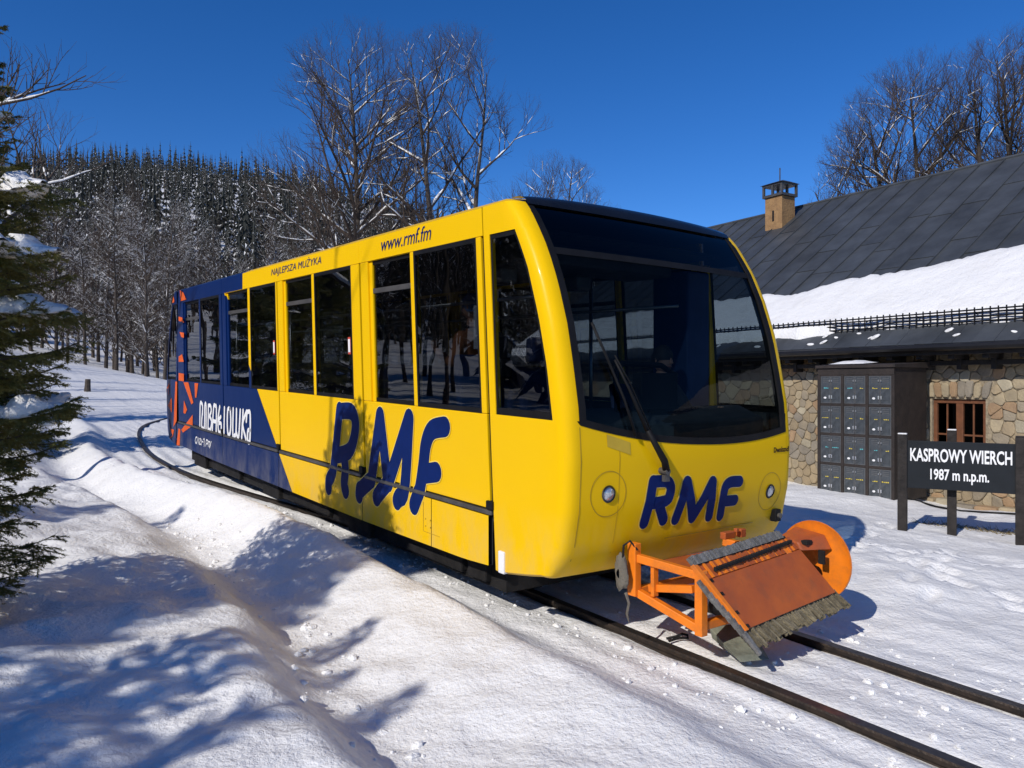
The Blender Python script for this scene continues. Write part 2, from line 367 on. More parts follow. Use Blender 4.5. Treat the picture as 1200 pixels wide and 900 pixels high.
def livery():
    m = bpy.data.materials.new("car_paint"); t, p = nodes(m)
    p.inputs["Roughness"].default_value = 0.35; p.inputs["Coat Weight"].default_value = 0.03; p.inputs["Coat Roughness"].default_value = 0.06; p.inputs["Specular IOR Level"].default_value = 0.07
    tc = t.nodes.new("ShaderNodeTexCoord"); sp = t.nodes.new("ShaderNodeSeparateXYZ"); t.links.new(tc.outputs["Object"], sp.inputs[0])
    def M(op, a, b=None, c=None):
        n = t.nodes.new("ShaderNodeMath"); n.operation = op
        for i, q in enumerate((a, b, c)):
            if q is None: continue
            if isinstance(q, (int, float)): n.inputs[i].default_value = q
            else: t.links.new(q, n.inputs[i])
        return n.outputs[0]
    h = M('SUBTRACT', sp.outputs[2], M('MULTIPLY', sp.outputs[1], S))
    ylo = M('MULTIPLY_ADD', h, 1.1, 8.71 - TM - 0.425 * 1.1)
    up = M('GREATER_THAN', h, 2.865)
    lim = M('ADD', M('MULTIPLY', up, 10.54 - TM), M('MULTIPLY', M('SUBTRACT', 1.0, up), ylo))
    blue = M('GREATER_THAN', sp.outputs[1], lim)
    edge = M('LESS_THAN', M('ABSOLUTE', M('SUBTRACT', sp.outputs[1], lim)), 0.008)
    n = t.nodes.new("ShaderNodeTexNoise"); n.inputs["Scale"].default_value = 1.1; n.inputs["Detail"].default_value = 6; t.links.new(tc.outputs["Object"], n.inputs["Vector"])
    def mix(f, a, b):
        x = t.nodes.new("ShaderNodeMix"); x.data_type = 'RGBA'
        for i, q in ((0, f), (6, a), (7, b)):
            if isinstance(q, tuple): x.inputs[i].default_value = (*q, 1)
            else: t.links.new(q, x.inputs[i])
        return x.outputs[2]
    yel = mix(n.outputs["Fac"], (0.84, 0.505, 0.000), (0.80, 0.475, 0.000))
    blu = mix(n.outputs["Fac"], (0.000, 0.014, 0.085), (0.001, 0.020, 0.11))
    base = mix(edge, mix(blue, yel, blu), (0.01, 0.012, 0.02))
    # road film and splashes, thicker low on the body
    n2 = t.nodes.new("ShaderNodeTexNoise"); n2.inputs["Scale"].default_value = 3.2; n2.inputs["Detail"].default_value = 9; n2.inputs["Roughness"].default_value = 0.72
    mp = t.nodes.new("ShaderNodeMapping"); mp.inputs["Scale"].default_value = (1, 1, 0.5); t.links.new(tc.outputs["Object"], mp.inputs[0]); t.links.new(mp.outputs[0], n2.inputs["Vector"])
    low = t.nodes.new("ShaderNodeMapRange"); low.inputs[1].default_value = 0.95; low.inputs[2].default_value = 0.40; low.inputs[3].default_value = 0.0; low.inputs[4].default_value = 0.38; t.links.new(h, low.inputs[0])
    thr = t.nodes.new("ShaderNodeMapRange"); thr.inputs[1].default_value = 0.42; thr.inputs[2].default_value = 0.72; t.links.new(n2.outputs["Fac"], thr.inputs[0])
    dirt = M('ADD', M('MULTIPLY', thr.outputs[0], low.outputs[0]), 0.012)
    base = mix(dirt, base, (0.36, 0.33, 0.28))
    gb = t.nodes.new("ShaderNodeNewGeometry"); base = mix(gb.outputs["Backfacing"], base, (0.03, 0.032, 0.035))   # unpainted inner side
    t.links.new(base, p.inputs["Base Color"])
    rr = t.nodes.new("ShaderNodeMapRange"); rr.inputs[3].default_value = 0.24; rr.inputs[4].default_value = 0.42; t.links.new(n2.outputs["Fac"], rr.inputs[0]); t.links.new(rr.outputs[0], p.inputs["Roughness"])
    b = t.nodes.new("ShaderNodeBump"); b.inputs["Strength"].default_value = 0.14; b.inputs["Distance"].default_value = 0.03; t.links.new(n.outputs["Fac"], b.inputs["Height"]); t.links.new(b.outputs[0], p.inputs["Normal"])
    return m
M_PAINT = livery()
M_SIDEGLASS = glass("side_glass", (0.46, 0.48, 0.50), 0.9, 1.5)
M_SCREEN = glass("windscreen_glass", (0.29, 0.36, 0.40), 0.3, 1.36)
M_HEADER = glass("header_glass", (0.12, 0.135, 0.15), 0.6, 1.4)
M_INT = mat("interior_grey", (0.045, 0.048, 0.052), 0.75, var=0.2)
M_INTBLUE = mat("interior_blue", (0.012, 0.045, 0.15), 0.6, var=0.15)
M_SEAT = mat("seat_cloth", (0.010, 0.022, 0.075), 0.9, var=0.3, nscale=30)
M_STEELPOLE = mat("handrail_steel", (0.45, 0.45, 0.44), 0.3, 0.9, var=0.1)

KB = 0.05                                     # how far the nose bulges in plan
PROF = [(0.30, 4.141), (0.40, 3.981), (0.513, 3.896), (0.653, 3.816), (0.948, 3.755), (1.285, 3.738), (1.617, 3.763), (1.896, 3.814), (2.179, 3.875), (2.471, 3.973), (2.714, 4.083), (2.94, 4.226), (3.06, 4.321), (3.118, 4.401)]
def T0(h): return float(np.interp(h, [a for a, _ in PROF], [b for _, b in PROF]))
HW, RC, BC = 1.25, 0.10, 1.15
def front(b, h, lift=0.0):                    # outer skin of the nose; b across, h above the rails
    a = abs(b); sg = 1 if b >= 0 else -1
    if a <= BC:
        t = T0(h) + KB * (a / HW) ** 2; n = Vector((sg * 1.28 * KB * a, -1, 0)).normalized()
        return P(XC + b + n.x * lift, t + n.y * lift, h)
    ph = min(1.0, (a - BC) / RC) * math.pi / 2
    t = T0(h) + KB * (BC / HW) ** 2 + RC * (1 - math.cos(ph))
    bb = BC + RC * math.sin(ph)
    return P(XC + sg * (bb + math.sin(ph) * lift), t - math.cos(ph) * lift, h)
def corner_t(h): return T0(h) + KB * (BC / HW) ** 2 + RC
LEAN = 0.065
def lean(h): return LEAN * (h - 1.54)
WX = [(1.54, 3.925), (1.893, 3.985), (2.237, 4.075), (2.593, 4.2), (2.846, 4.335), (2.86, 4.345)]
def win_front(h): return float(np.interp(h, [a for a, _ in WX], [b for _, b in WX]))
BW = 1.127
def zb(b): return 1.345 + 0.11 * min(1, abs(b) / BW) ** 2.2 - 0.055 * b
DT = 4.65                                     # door line where the nose shell ends
def mirror(p): return Vector((p.x, 2 * TM - p.y, p.z + S * (2 * TM - 2 * p.y)))
def column_pts(c, h, lift=0.0):
    # c in [-2..2]: |c|<=1 across the nose (b = c*HW); beyond that along the side to the door line
    if abs(c) <= 1: return front(c * HW, h, lift)
    sg = 1 if c > 0 else -1; q = abs(c) - 1
    t = corner_t(h) + (DT + lean(h) - corner_t(h)) * q
    return P(XC + sg * (HW + lift), t, h)
cols_f = [-BW + 2 * BW * i / 22 for i in range(23)]
corner = [BW + (HW - BW) * i / 6 for i in range(7)]
def nose_bottom(c):
    a = abs(c)
    if a <= 1: return 0.49
    return 0.49 - 0.085 * min(1, (a - 1) / 0.9) ** 0.8
def make_nose(name, tf, flip):
    mb = MB()
    cc = [-2, -1.75, -1.5, -1.25] + [-c / HW for c in corner[::-1]] + [c / HW for c in cols_f[1:-1]] + [c / HW for c in corner] + [1.25, 1.5, 1.75, 2]
    NR = 12; rows = []
    for j in range(-2, NR + 1):
        row = []
        for c in cc:
            hb_ = nose_bottom(c); ht_ = zb(c * HW) if abs(c) * HW <= BW + 1e-6 else 1.54
            if j < 0:                          # rounded lower lip turning under
                k = -j; h = hb_ - (0.018 if k == 1 else 0.03); p = column_pts(c, hb_, -0.03 if k == 1 else -0.12)
                row.append(tf(Vector((p.x, p.y, p.z - hb_ + h))))
            else: row.append(tf(column_pts(c, hb_ + (ht_ - hb_) * j / NR)))
        rows.append(row)
    rows = [rows[1], rows[0]] + rows[2:] if False else [rows[0], rows[1]] + rows[2:]
    mb.grid(rows, flip=flip)
    # pillars beside the side window, then the brow above it
    for sg in (-1, 1):
        for (h0, h1, n) in ((1.54, 2.86, 14), (2.86, 3.075, 4)):
            rr = []
            for j in range(n + 1):
                h = h0 + (h1 - h0) * j / n
                te = win_front(h) if h0 < 2 else DT + lean(h)
                r = [front(sg * c, h) for c in corner]
                tc_ = corner_t(h)
                for q in (0.33, 0.66, 1.0): r.append(P(XC + sg * HW, tc_ + (te - tc_) * q, h))
                if h0 < 2: r += [P(XC + sg * (HW - 0.04), te + 0.002, h)]     # reveal of the window edge
                rr.append([tf(p) for p in r])
            mb.grid(rr, flip=(sg < 0) != flip)
        # the post between the side window and the door line
        for (t0, t1) in ((4.575, DT),):
            q = [(XC + sg * HW, t0), (XC + sg * HW, t1), (XC + sg * (HW - 0.05), t1), (XC + sg * (HW - 0.05), t0)]
            if (sg < 0) != flip: q = q[::-1]
            mb.hexa([tf(P(X, t + lean(1.54), 1.54)) for X, t in q] + [tf(P(X, t + lean(2.86), 2.86)) for X, t in q])
    o = mb.build(name, M_PAINT, car); smooth_angle(o, 35); return o
ident = lambda p: p
make_nose("nose_shell", ident, False); make_nose("tail_shell", mirror, True)

def make_screen(tf, rear):
    hsplit = 2.70
    lo = [[tf(front(b, zb(b) + (hsplit - zb(b)) * j / 12, -0.012)) for b in cols_f] for j in range(13)]
    hi = [[tf(front(b, hsplit + 0.02 + (3.09 - hsplit - 0.02) * j / 6, -0.008)) for b in cols_f] for j in range(7)]
    a = MB().grid(lo, flip=rear).build("windscreen", M_SCREEN, car, smooth=True)
    MB().grid(hi, flip=rear).build("header_glass", M_HEADER, car, smooth=True)
    s = MB()
    def seal(path, wd):
        s.grid([[tf(q) for q in r] for r in path], flip=rear)
    bs = cols_f
    seal([[front(b, zb(b) - 0.004, 0.004) for b in bs], [front(b, zb(b) + 0.045, 0.004) for b in bs], [front(b, zb(b) + 0.045, -0.012) for b in bs]], 0)
    seal([[front(b, hsplit - 0.02, -0.004) for b in bs], [front(b, hsplit + 0.03, -0.004) for b in bs]], 0)
    for sg in (-1, 1):
        hs = [zb(sg * BW) + (3.09 - zb(sg * BW)) * j / 14 for j in range(15)]
        r1 = [front(sg * (BW + 0.004), h, 0.004) for h in hs]; r2 = [front(sg * (BW - 0.055), h, 0.004) for h in hs]; r3 = [front(sg * (BW - 0.055), h, -0.012) for h in hs]
        seal([r1, r2, r3] if sg > 0 else [r3, r2, r1], 0)
    s.build("seal", M_BLACK, a)
make_screen(ident, False); make_screen(mirror, True)

# sides: (front edge, rear edge, recessed?) of every window, measured at the sill
WINS = [(4.76, 5.73, 0), (5.79, 6.62, 1), (7.00, 7.95, 0), (8.02, 8.93, 1), (9.17, 10.16, 0), (10.25, 11.26, 1), (11.58, 12.63, 0), (12.70, 13.72, 1)]
POSTS = [(4.695, 4.76), (5.73, 5.79), (6.62, 6.775), (6.815, 7.00), (7.95, 8.02), (8.93, 9.095), (9.135, 9.17), (10.16, 10.25), (11.26, 11.42), (11.465, 11.58), (12.63, 12.70), (13.72, 14.13)]
PANELS = [(4.695, 6.775), (6.815, 9.095), (9.135, 11.42), (11.465, 14.13)]
def slab(mb, side, t0, t1, h0, h1, depth=0.05, out=0.0, mi=0, ln=True, ch=0.004):
    sg = -1 if side < 0 else 1
    Xo = XC + sg * (HW + out); Xi = XC + sg * (HW + out - depth)
    l0, l1 = (lean(h0), lean(h1)) if ln else (0, 0)
    p = [P(Xo, t0 + l0, h0), P(Xi, t0 + l0, h0), P(Xi, t1 + l0, h0), P(Xo, t1 + l0, h0), P(Xo, t0 + l1, h1), P(Xi, t0 + l1, h1), P(Xi, t1 + l1, h1), P(Xo, t1 + l1, h1)]
    if sg > 0: p = [p[1], p[0], p[3], p[2], p[5], p[4], p[7], p[6]]
    mb.hexa(p, mi)
def skirt_h(t): return float(np.interp(t, [3.8, 4.5, 5.0, 6.9, 11.8, 14, 15], [0.5, 0.43, 0.40, 0.382, 0.395, 0.43, 0.5]))
for side in (-1, 1):
    sg = side
    for (t0, t1) in PANELS:
        mb = MB(); slab(mb, side, t0, t1, 0.84, 1.535); mb.build("door_panel", M_PAINT, car, bevel=0.006)
    for (t0, t1) in POSTS:
        mb = MB(); slab(mb, side, t0, t1, 1.537, 2.86, 0.06); mb.build("window_post", M_PAINT, car, bevel=0.006)
    for (t0, t1) in ((4.645, 4.70), (6.77, 6.82), (9.09, 9.14), (11.415, 11.47)):
        mb = MB(); slab(mb, side, t0, t1, 0.80, 2.86, 0.03, -0.022); mb.build("door_seal", M_BLACK, car)
    # skirt with its joints
    for (t0, t1) in ((4.665, 5.49), (5.50, 6.79), (6.80, 9.10), (9.115, 11.44), (11.45, 12.7), (12.71, 14.20)):
        rows = []
        for X in (0.0, -0.04):
            for top in ((0, 1) if X == 0 else (1, 0)):
                r = []
                for i in range(7):
                    t = t0 + (t1 - t0) * i / 6
                    r.append(P(XC + sg * (HW + 0.004 + X), t, 0.785 if top else skirt_h(t)))
                rows.append(r)
        rows = [rows[0], rows[1], rows[2], rows[3], rows[0]]
        mb = MB().grid(rows, flip=(sg < 0)); mb.build("skirt_panel", M_PAINT, car)
    for (t0, t1) in ((4.62, 6.74), (6.84, 9.08), (9.15, 11.40), (11.48, 14.1)):
        mb = MB(); slab(mb, side, t0, t1, 0.795, 0.829, 0.05, 0.014, ln=False); mb.build("belt_rail", M_GREY, car, bevel=0.008)
    if side < 0:
        for t in (4.62, 6.79, 9.10, 11.44):
            mb = MB(); slab(mb, side, t - 0.02, t + 0.06, 0.835, 0.90, 0.05, 0.02, ln=False); mb.build("door_stop", M_BLACK, car, bevel=0.006)
    # cantrail and gutter
    for (t0, t1) in ((4.665, 6.80), (6.803, 9.10), (9.103, 11.43), (11.433, 14.12)):
        mb = MB(); slab(mb, side, t0, t1, 2.862, 3.075); mb.build("cantrail", M_PAINT, car, bevel=0.003)
    for (t0, t1, rec) in WINS:
        off = -0.035 if rec else -0.008
        mb = MB(); slab(mb, side, t0 + 0.004, t1 - 0.004, 1.56, 2.855, 0.006, off); win = mb.build("window_pane", M_SIDEGLASS, car)
        mb = MB()
        o2 = off + 0.006
        slab(mb, side, t0, t1, 1.537, 1.575, 0.02, o2); slab(mb, side, t0, t1, 2.825, 2.861, 0.02, o2)
        for a, b in ((t0, t0 + 0.022), (t1 - 0.022, t1)): slab(mb, side, a, b, 1.575, 2.825, 0.02, o2)
        mb.build("window_seal", M_BLACK, win)
        if rec:
            mb = MB(); slab(mb, side, t0 + 0.02, t1 - 0.02, 2.555, 2.60, 0.02, o2 + 0.004); mb.build("hopper_bar", M_GREY, win)
            mb = MB(); slab(mb, side, t1 - 0.06, t1, 1.537, 2.86, 0.03, -0.022); mb.build("window_jamb", M_PAINT, win)
    # small side window of each cab
    for tf, nm in ((ident, 0), (mirror, 1)):
        hs = [1.565 + (2.85 - 1.565) * j / 12 for j in range(13)]
        g = MB().grid([[tf(P(XC + sg * (HW - 0.012), win_front(h) + 0.005, h)), tf(P(XC + sg * (HW - 0.012), 4.575 + lean(h), h))] for h in hs], flip=(sg > 0) != (nm == 1)).build("cab_window", M_SIDEGLASS, car)
        s = MB()
        for (f0, f1) in ((lambda h: win_front(h), lambda h: win_front(h) + 0.03), (lambda h: 4.55 + lean(h), lambda h: 4.577 + lean(h))):
            s.grid([[tf(P(XC + sg * (HW - 0.008), f0(h), h)), tf(P(XC + sg * (HW - 0.008), f1(h), h))] for h in hs], flip=(sg > 0) != (nm == 1))
        s.grid([[tf(P(XC + sg * (HW - 0.007), win_front(h), h)), tf(P(XC + sg * (HW - 0.007), 4.577 + lean(h), h))] for h in (1.54, 1.59)], flip=(sg > 0) != (nm == 1))
        s.grid([[tf(P(XC + sg * (HW - 0.007), win_front(h), h)), tf(P(XC + sg * (HW - 0.007), 4.577 + lean(h), h))] for h in (2.825, 2.861)], flip=(sg > 0) != (nm == 1))
        s.build("window_seal", M_BLACK, g)
# roof
rows = []
tlist = [0.0, 0.02, 0.06] + [0.1 + 0.8 * i / 10 for i in range(11)] + [0.94, 0.98, 1.0]
for i in range(25):
    b = -1 + 2 * i / 24; bb = b * HW; hr = 3.075 + 0.105 * (1 - abs(b) ** 7) ** 0.5 if abs(b) < 1 else 3.075
    hr = 3.075 + 0.06 * max(0, 1 - abs(b) ** 10) ** 0.5 + 0.035 * (1 - b * b)
    f0 = front(bb, 3.075).y; f1 = 2 * TM - f0
    row = []
    for q in tlist:
        t = f0 + (f1 - f0) * q
        e = min(1.0, min(q, 1 - q) / 0.012); drop = (hr - 3.075) * (1 - math.sqrt(max(0, 1 - (1 - e) ** 2)))
        row.append(P(XC + bb, t, hr - drop))
    rows.append(row)
def brow(tf, rear):
    rr = []
    for j in range(5):
        r = []
        for i in range(21):
            bb = -BW + 2 * BW * i / 20; q = bb / HW
            top = 3.075 + 0.06 * max(0, 1 - abs(q) ** 10) ** 0.5 + 0.035 * (1 - q * q)
            p = front(bb, 3.06, 0.006); a = j / 4.0
            r.append(tf(Vector((p.x, p.y + 0.20 * a ** 1.5, p.z + (top + 0.007 - 3.06) * math.sin(min(1, a * 1.25) * math.pi / 2)))))
        rr.append(r)
    MB().grid(rr, flip=rear).build("roof_brow", M_BROW, car, smooth=True)
M_BROW = mat("black_gloss", (0.008, 0.009, 0.012), 0.15, var=0.2, spec=0.35)
brow(ident, False); brow(mirror, True)
roof = MB().grid(rows, flip=True).build("roof", M_PAINT, car); smooth_angle(roof, 30)
# inside: floor, ceiling, desk, seats, poles
def ibox(mb, X0, X1, t0, t1, h0, h1, mi=0):
    q = [(X0, t0), (X1, t0), (X1, t1), (X0, t1)]
    return mb.hexa([P(X, t, h0) for X, t in q] + [P(X, t, h1) for X, t in q], mi)
ibox(MB(), XL_ + .06, XR_ - .06, 4.1, 14.8, 0.66, 0.74).build("floor", M_INT, car)
ibox(MB(), XL_ + .06, XR_ - .06, 4.5, 14.4, 2.90, 2.93).build("ceiling", M_INT, car)
mb = MB(); 
for sg in (-1, 1): ibox(mb, XC + sg * 1.19 - .02, XC + sg * 1.19 + .02, 4.0, 14.8, 0.74, 1.53)
mb.build("lining", M_INT, car)
mb = MB(); mb.hexa([P(3.42, 3.98, .74), P(5.52, 3.98, .74), P(5.52, 4.28, .74), P(3.42, 4.28, .74), P(3.42, 3.93, 1.50), P(5.52, 3.93, 1.50), P(5.52, 4.20, 1.60), P(3.42, 4.20, 1.60)])
desk = mb.build("control_desk", M_INT, car, bevel=0.02)
mb = MB(); ibox(mb, 4.15, 4.55, 4.02, 4.12, 1.58, 1.86); mb.bar(P(4.3, 4.08, 1.5), P(4.3, 4.08, 1.7), .03, .03); mb.build("display", M_BLACK, desk, bevel=0.01)
mb = MB(); mb.tube([P(4.0, 4.12, 1.55), P(4.0, 4.14, 1.85), P(4.08, 4.15, 1.93), P(4.5, 4.15, 1.92), P(4.66, 4.14, 1.84)], 0.022, 8); mb.build("desk_rail", M_BLACK, desk, smooth=True)
mb = MB(); ibox(mb, 5.36, 5.66, 4.62, 5.05, .74, 2.78); mb.build("cab_cabinet", M_INTBLUE, car, bevel=0.02)
mb = MB(); ibox(mb, 3.6, 5.3, 4.75, 5.3, 2.72, 2.88); mb.build("roof_unit", M_INT, car, bevel=0.02)
for X in (3.62, 4.42): 
    mb = MB(); ibox(mb, X - .09, X + .09, 4.95, 5.13, 2.55, 2.69); mb.build("roof_lamp", M_GREY, car, bevel=0.03)
def seat(X, t, w, hd, blue, rev=False):
    d = -1 if rev else 1
    mb = MB(); ibox(mb, X - w / 2, X + w / 2, t - .22, t + .22, 1.10, 1.20)
    s = mb.build("seat_cushion", blue, car, bevel=0.03)
    mb = MB(); tb = t + d * .22
    mb.hexa([P(X - w / 2, tb - .04, 1.2), P(X + w / 2, tb - .04, 1.2), P(X + w / 2, tb + .05, 1.2), P(X - w / 2, tb + .05, 1.2), P(X - w / 2, tb + d * .12 - .04, hd), P(X + w / 2, tb + d * .12 - .04, hd), P(X + w / 2, tb + d * .12 + .04, hd), P(X - w / 2, tb + d * .12 + .04, hd)])
    mb.build("seat_back", blue, s, bevel=0.03)
    mb = MB(); ibox(mb, X - .05, X + .05, t - .05, t + .05, .74, 1.10); mb.build("seat_leg", M_DARK, s)
seat(4.05, 4.75, .50, 1.86, M_SEAT)
mb = MB(); ibox(mb, 3.93, 4.17, 5.07, 5.17, 1.92, 2.14); mb.build("headrest", M_SEAT, car, bevel=0.04)
for t in (6.9, 7.7, 8.5, 9.9, 10.7, 12.2, 13.0):
    for X in (3.72, 5.22): seat(X, t, .78, 1.88, M_SEAT, t < 8)
seat(3.52, 4.95, .42, 1.98, M_INTBLUE)
for (X, t) in ((3.55, 5.2), (3.6, 7.35), (3.6, 9.75), (3.6, 12.05), (5.35, 5.9), (5.35, 8.2), (5.35, 10.6)):
    mb = MB(); mb.tube([P(X, t, .74), P(X, t, 2.9)], 0.019, 8); mb.build("grab_pole", M_STEELPOLE, car, smooth=True)
mb = MB(); mb.tube([P(3.75, 4.6, 2.45), P(3.75, 14.2, 2.45)], 0.017, 6); mb.tube([P(5.2, 4.6, 2.45), P(5.2, 14.2, 2.45)], 0.017, 6); mb.build("handrail", M_STEELPOLE, car, smooth=True)
mb = MB(); ibox(mb, 3.29, 3.31, 4.80, 4.98, 2.02, 2.36); mb.build("notice_board", mat("notice_white", (0.62, 0.63, 0.65), .5, var=.1), car, bevel=0.006)
M_STK = mat("sticker_red", (0.55, 0.06, 0.03), 0.5, var=0.1)
for (t, h) in ((7.04, 1.98), (9.22, 1.98)):
    mb = MB(); slab(mb, -1, t, t + .055, h, h + .17, .004, 0.003); st = mb.build("sticker", M_STK, car)
    mb = MB(); slab(mb, -1, t + .006, t + .049, h + .02, h + .15, .004, 0.005); mb.build("sticker_face", M_WHITE, st)
# underside
mb = MB(); ibox(mb, 3.44, 5.50, 4.75, 14.1, 0.16, 0.50); ibox(mb, 3.34, 5.6, 4.35, 14.5, .50, .66)
under = mb.build("underframe", M_DARK, car)
for k, (t0, t1, h0) in enumerate(((4.95, 5.2, .2), (5.3, 6.6, .20), (7.0, 7.5, .14), (8.0, 9.2, .2), (9.6, 10.2, .14), (11.2, 12.6, .18), (13.0, 13.7, .12))):
    mb = MB(); ibox(mb, 3.38, 3.60, t0, t1, h0, .42); mb.build("equipment_box", M_DARK, under, bevel=0.015)
for t in (5.2, 6.2, 12.4, 13.4):
    for k in (0, 1):
        xw = 3.99 + .97 * k
        mb = MB(); c = P(xw, t, .29); mb.tube([c + Vector((-.05, 0, 0)), c + Vector((.05, 0, 0))], .29, 28); mb.tube([c + Vector((-.09, 0, 0)), c + Vector((.09, 0, 0))], .09, 16)
        smooth_angle(mb.build("wheel", M_DARK, car), 40)
mb = MB(); ibox(mb, 3.205, 3.25, 4.46, 4.53, .40, .56); mb.build("bracket", M_WHITE, car, bevel=0.008)
mb = MB(); q = [(-1.0, .50), (1.0, .50)]
mb.hexa([P(XC - .95, 4.25, .43), P(XC + .95, 4.25, .43), P(XC + .95, 4.6, .40), P(XC - .95, 4.6, .40), P(XC - .95, 4.12, .53), P(XC + .95, 4.12, .53), P(XC + .95, 4.6, .545), P(XC - .95, 4.6, .545)])
mb.build("belly_pan", mat("belly_blue", (0.10, 0.17, 0.26), 0.5, var=0.3), car, bevel=0.02)

# ------------------------------------------------------------------ lettering and fittings on the car
FRONT_RMF = [[(-0.484, 1.105), (-0.538, 0.811)], [(-0.484, 1.102), (-0.355, 1.095), (-0.31, 1.059), (-0.311, 1.006), (-0.348, 0.956), (-0.476, 0.947)], [(-0.42, 0.942), (-0.348, 0.814)], [(-0.221, 0.805), (-0.137, 1.077)], [(-0.133, 1.076), (-0.04, 0.799)], [(-0.04, 0.799), (0.147, 1.055)], [(0.152, 1.055), (0.152, 0.789)], [(0.287, 0.779), (0.291, 0.969), (0.348, 1.031), (0.481, 1.032)], [(0.328, 0.89), (0.44, 0.886)]]
SIDE_RMF = [[(7.328, 1.415), (7.48, 0.811), (7.6, 0.661), (7.611, 0.588)], [(7.328, 1.4), (7.062, 1.415), (6.957, 1.332), (6.974, 1.183), (7.098, 1.021), (7.392, 0.945)], [(7.224, 0.963), (7.188, 0.83), (7.215, 0.686), (7.184, 0.613)], [(6.423, 1.414), (6.599, 0.8)], [(6.608, 0.799), (6.859, 0.659)], [(6.859, 0.667), (6.868, 0.616)], [(6.423, 1.414), (6.27, 0.813)], [(6.27, 0.813), (6.423, 0.705), (6.493, 0.648)], [(6.253, 0.815), (5.871, 1.427)], [(5.871, 1.427), (5.948, 0.811), (6.058, 0.713), (6.09, 0.678)], [(5.722, 0.785), (5.678, 0.849), (5.621, 1.05), (5.578, 1.233), (5.48, 1.354), (5.279, 1.397)], [(5.592, 0.982), (5.412, 1.018)], [(5.707, 0.801), (5.766, 0.713), (5.781, 0.688)]]
ORNAMENT = [[(13.731, 1.511), (13.412, 1.521), (13.085, 1.198), (13.209, 1.164)], [(13.01, 1.521), (12.786, 1.522), (12.9, 1.289), (12.978, 1.286)], [(13.696, 1.21), (13.485, 1.064), (13.61, 0.986), (13.731, 0.993)], [(13.127, 1.002), (13.127, 0.827), (13.772, 0.658), (13.871, 0.699)], [(14.295, 1.51), (14.172, 1.509), (14.209, 0.823), (14.433, 0.709)], [(14.075, 0.707), (13.942, 0.702), (13.99, 0.42), (14.209, 0.404)], [(14.756, 1.47), (15.009, 1.35), (15.043, 1.147), (14.808, 1.265)], [(15.043, 0.897), (14.756, 0.808), (14.677, 0.66), (14.389, 0.659), (14.484, 0.54), (14.71, 0.475), (15.009, 0.635)], [(14.574, 1.214), (14.574, 0.949), (14.855, 1.063)], [(14.081, 2.635), (13.812, 2.61), (13.696, 2.519), (14.05, 2.56)], [(13.99, 2.368), (13.696, 2.346), (13.696, 2.26), (13.871, 2.278)], [(14.05, 1.943), (13.812, 1.987), (13.696, 1.857), (14.05, 1.855)], [(14.05, 1.664), (13.696, 1.656), (13.696, 1.527), (14.05, 1.532)], [(13.96, 3.083), (13.725, 3.024), (13.525, 2.897), (13.931, 2.892)], [(14.484, 3.013), (14.358, 2.931), (14.389, 2.895), (14.516, 2.894)]]
WORD = [[(12.689, 0.863), (12.668, 1.195), (12.584, 1.216), (12.53, 1.175), (12.53, 1.052)], [(12.53, 1.108), (12.584, 0.871), (12.493, 0.827), (12.419, 0.872), (12.399, 1.182), (12.33, 1.191), (12.33, 0.834)], [(12.198, 1.203), (12.218, 0.838)], [(12.198, 1.198), (12.08, 1.204), (12.042, 1.126), (12.139, 1.039)], [(12.139, 1.039), (12.022, 0.976), (12.08, 0.848), (12.21, 0.838)], [(11.984, 0.84), (11.907, 1.197), (11.824, 1.212), (11.764, 1.189), (11.775, 0.84)], [(11.938, 0.982), (11.775, 0.983)], [(11.591, 1.214), (11.646, 1.107), (11.683, 1.0), (11.646, 0.856), (11.537, 0.849), (11.519, 0.97), (11.646, 0.971)], [(11.646, 1.023), (11.537, 1.072)], [(11.352, 1.212), (11.376, 0.857)], [(11.083, 1.212), (11.185, 1.196), (11.213, 1.012), (11.178, 0.853), (11.083, 0.871), (11.043, 1.014), (11.066, 1.193), (11.09, 1.214)], [(10.933, 1.22), (10.949, 0.862), (10.867, 0.859), (10.802, 0.904), (10.78, 1.219)], [(10.786, 0.905), (10.738, 0.855), (10.674, 0.875), (10.611, 1.219)], [(10.486, 1.222), (10.548, 0.857)], [(10.334, 1.221), (10.502, 1.043), (10.364, 0.854)], [(10.349, 1.092), (10.319, 1.198), (10.259, 1.221), (10.185, 1.188), (10.2, 0.845), (10.289, 0.841), (10.283, 0.965), (10.2, 0.981)]]
WORD2 = [[(12.926, 0.651), (12.961, 0.591), (12.904, 0.557), (12.839, 0.602), (12.848, 0.658), (12.917, 0.652)], [(12.753, 0.655), (12.775, 0.563)], [(12.689, 0.649), (12.626, 0.649), (12.711, 0.569), (12.626, 0.571)], [(12.564, 0.649), (12.584, 0.564)], [(12.535, 0.619), (12.481, 0.618)], [(12.46, 0.658), (12.411, 0.668), (12.428, 0.557)], [(12.33, 0.571), (12.298, 0.662), (12.218, 0.658), (12.238, 0.613), (12.318, 0.611)], [(12.19, 0.574), (12.179, 0.651), (12.1, 0.647)], [(12.1, 0.658), (12.12, 0.559), (12.03, 0.664)]]
def catmull(pts, n=5):
    if len(pts) < 3: return [tuple(p) for p in pts]
    out = []; q = [pts[0]] + list(pts) + [pts[-1]]
    for i in range(1, len(q) - 2):
        p0, p1, p2, p3 = [np.array(a, float) for a in q[i - 1:i + 3]]
        for k in range(n):
            t = k / n
            out.append(tuple(0.5 * (2 * p1 + (p2 - p0) * t + (2 * p0 - 5 * p1 + 4 * p2 - p3) * t * t + (3 * p1 - p0 - 3 * p2 + p3) * t ** 3)))
    out.append(tuple(pts[-1])); return out
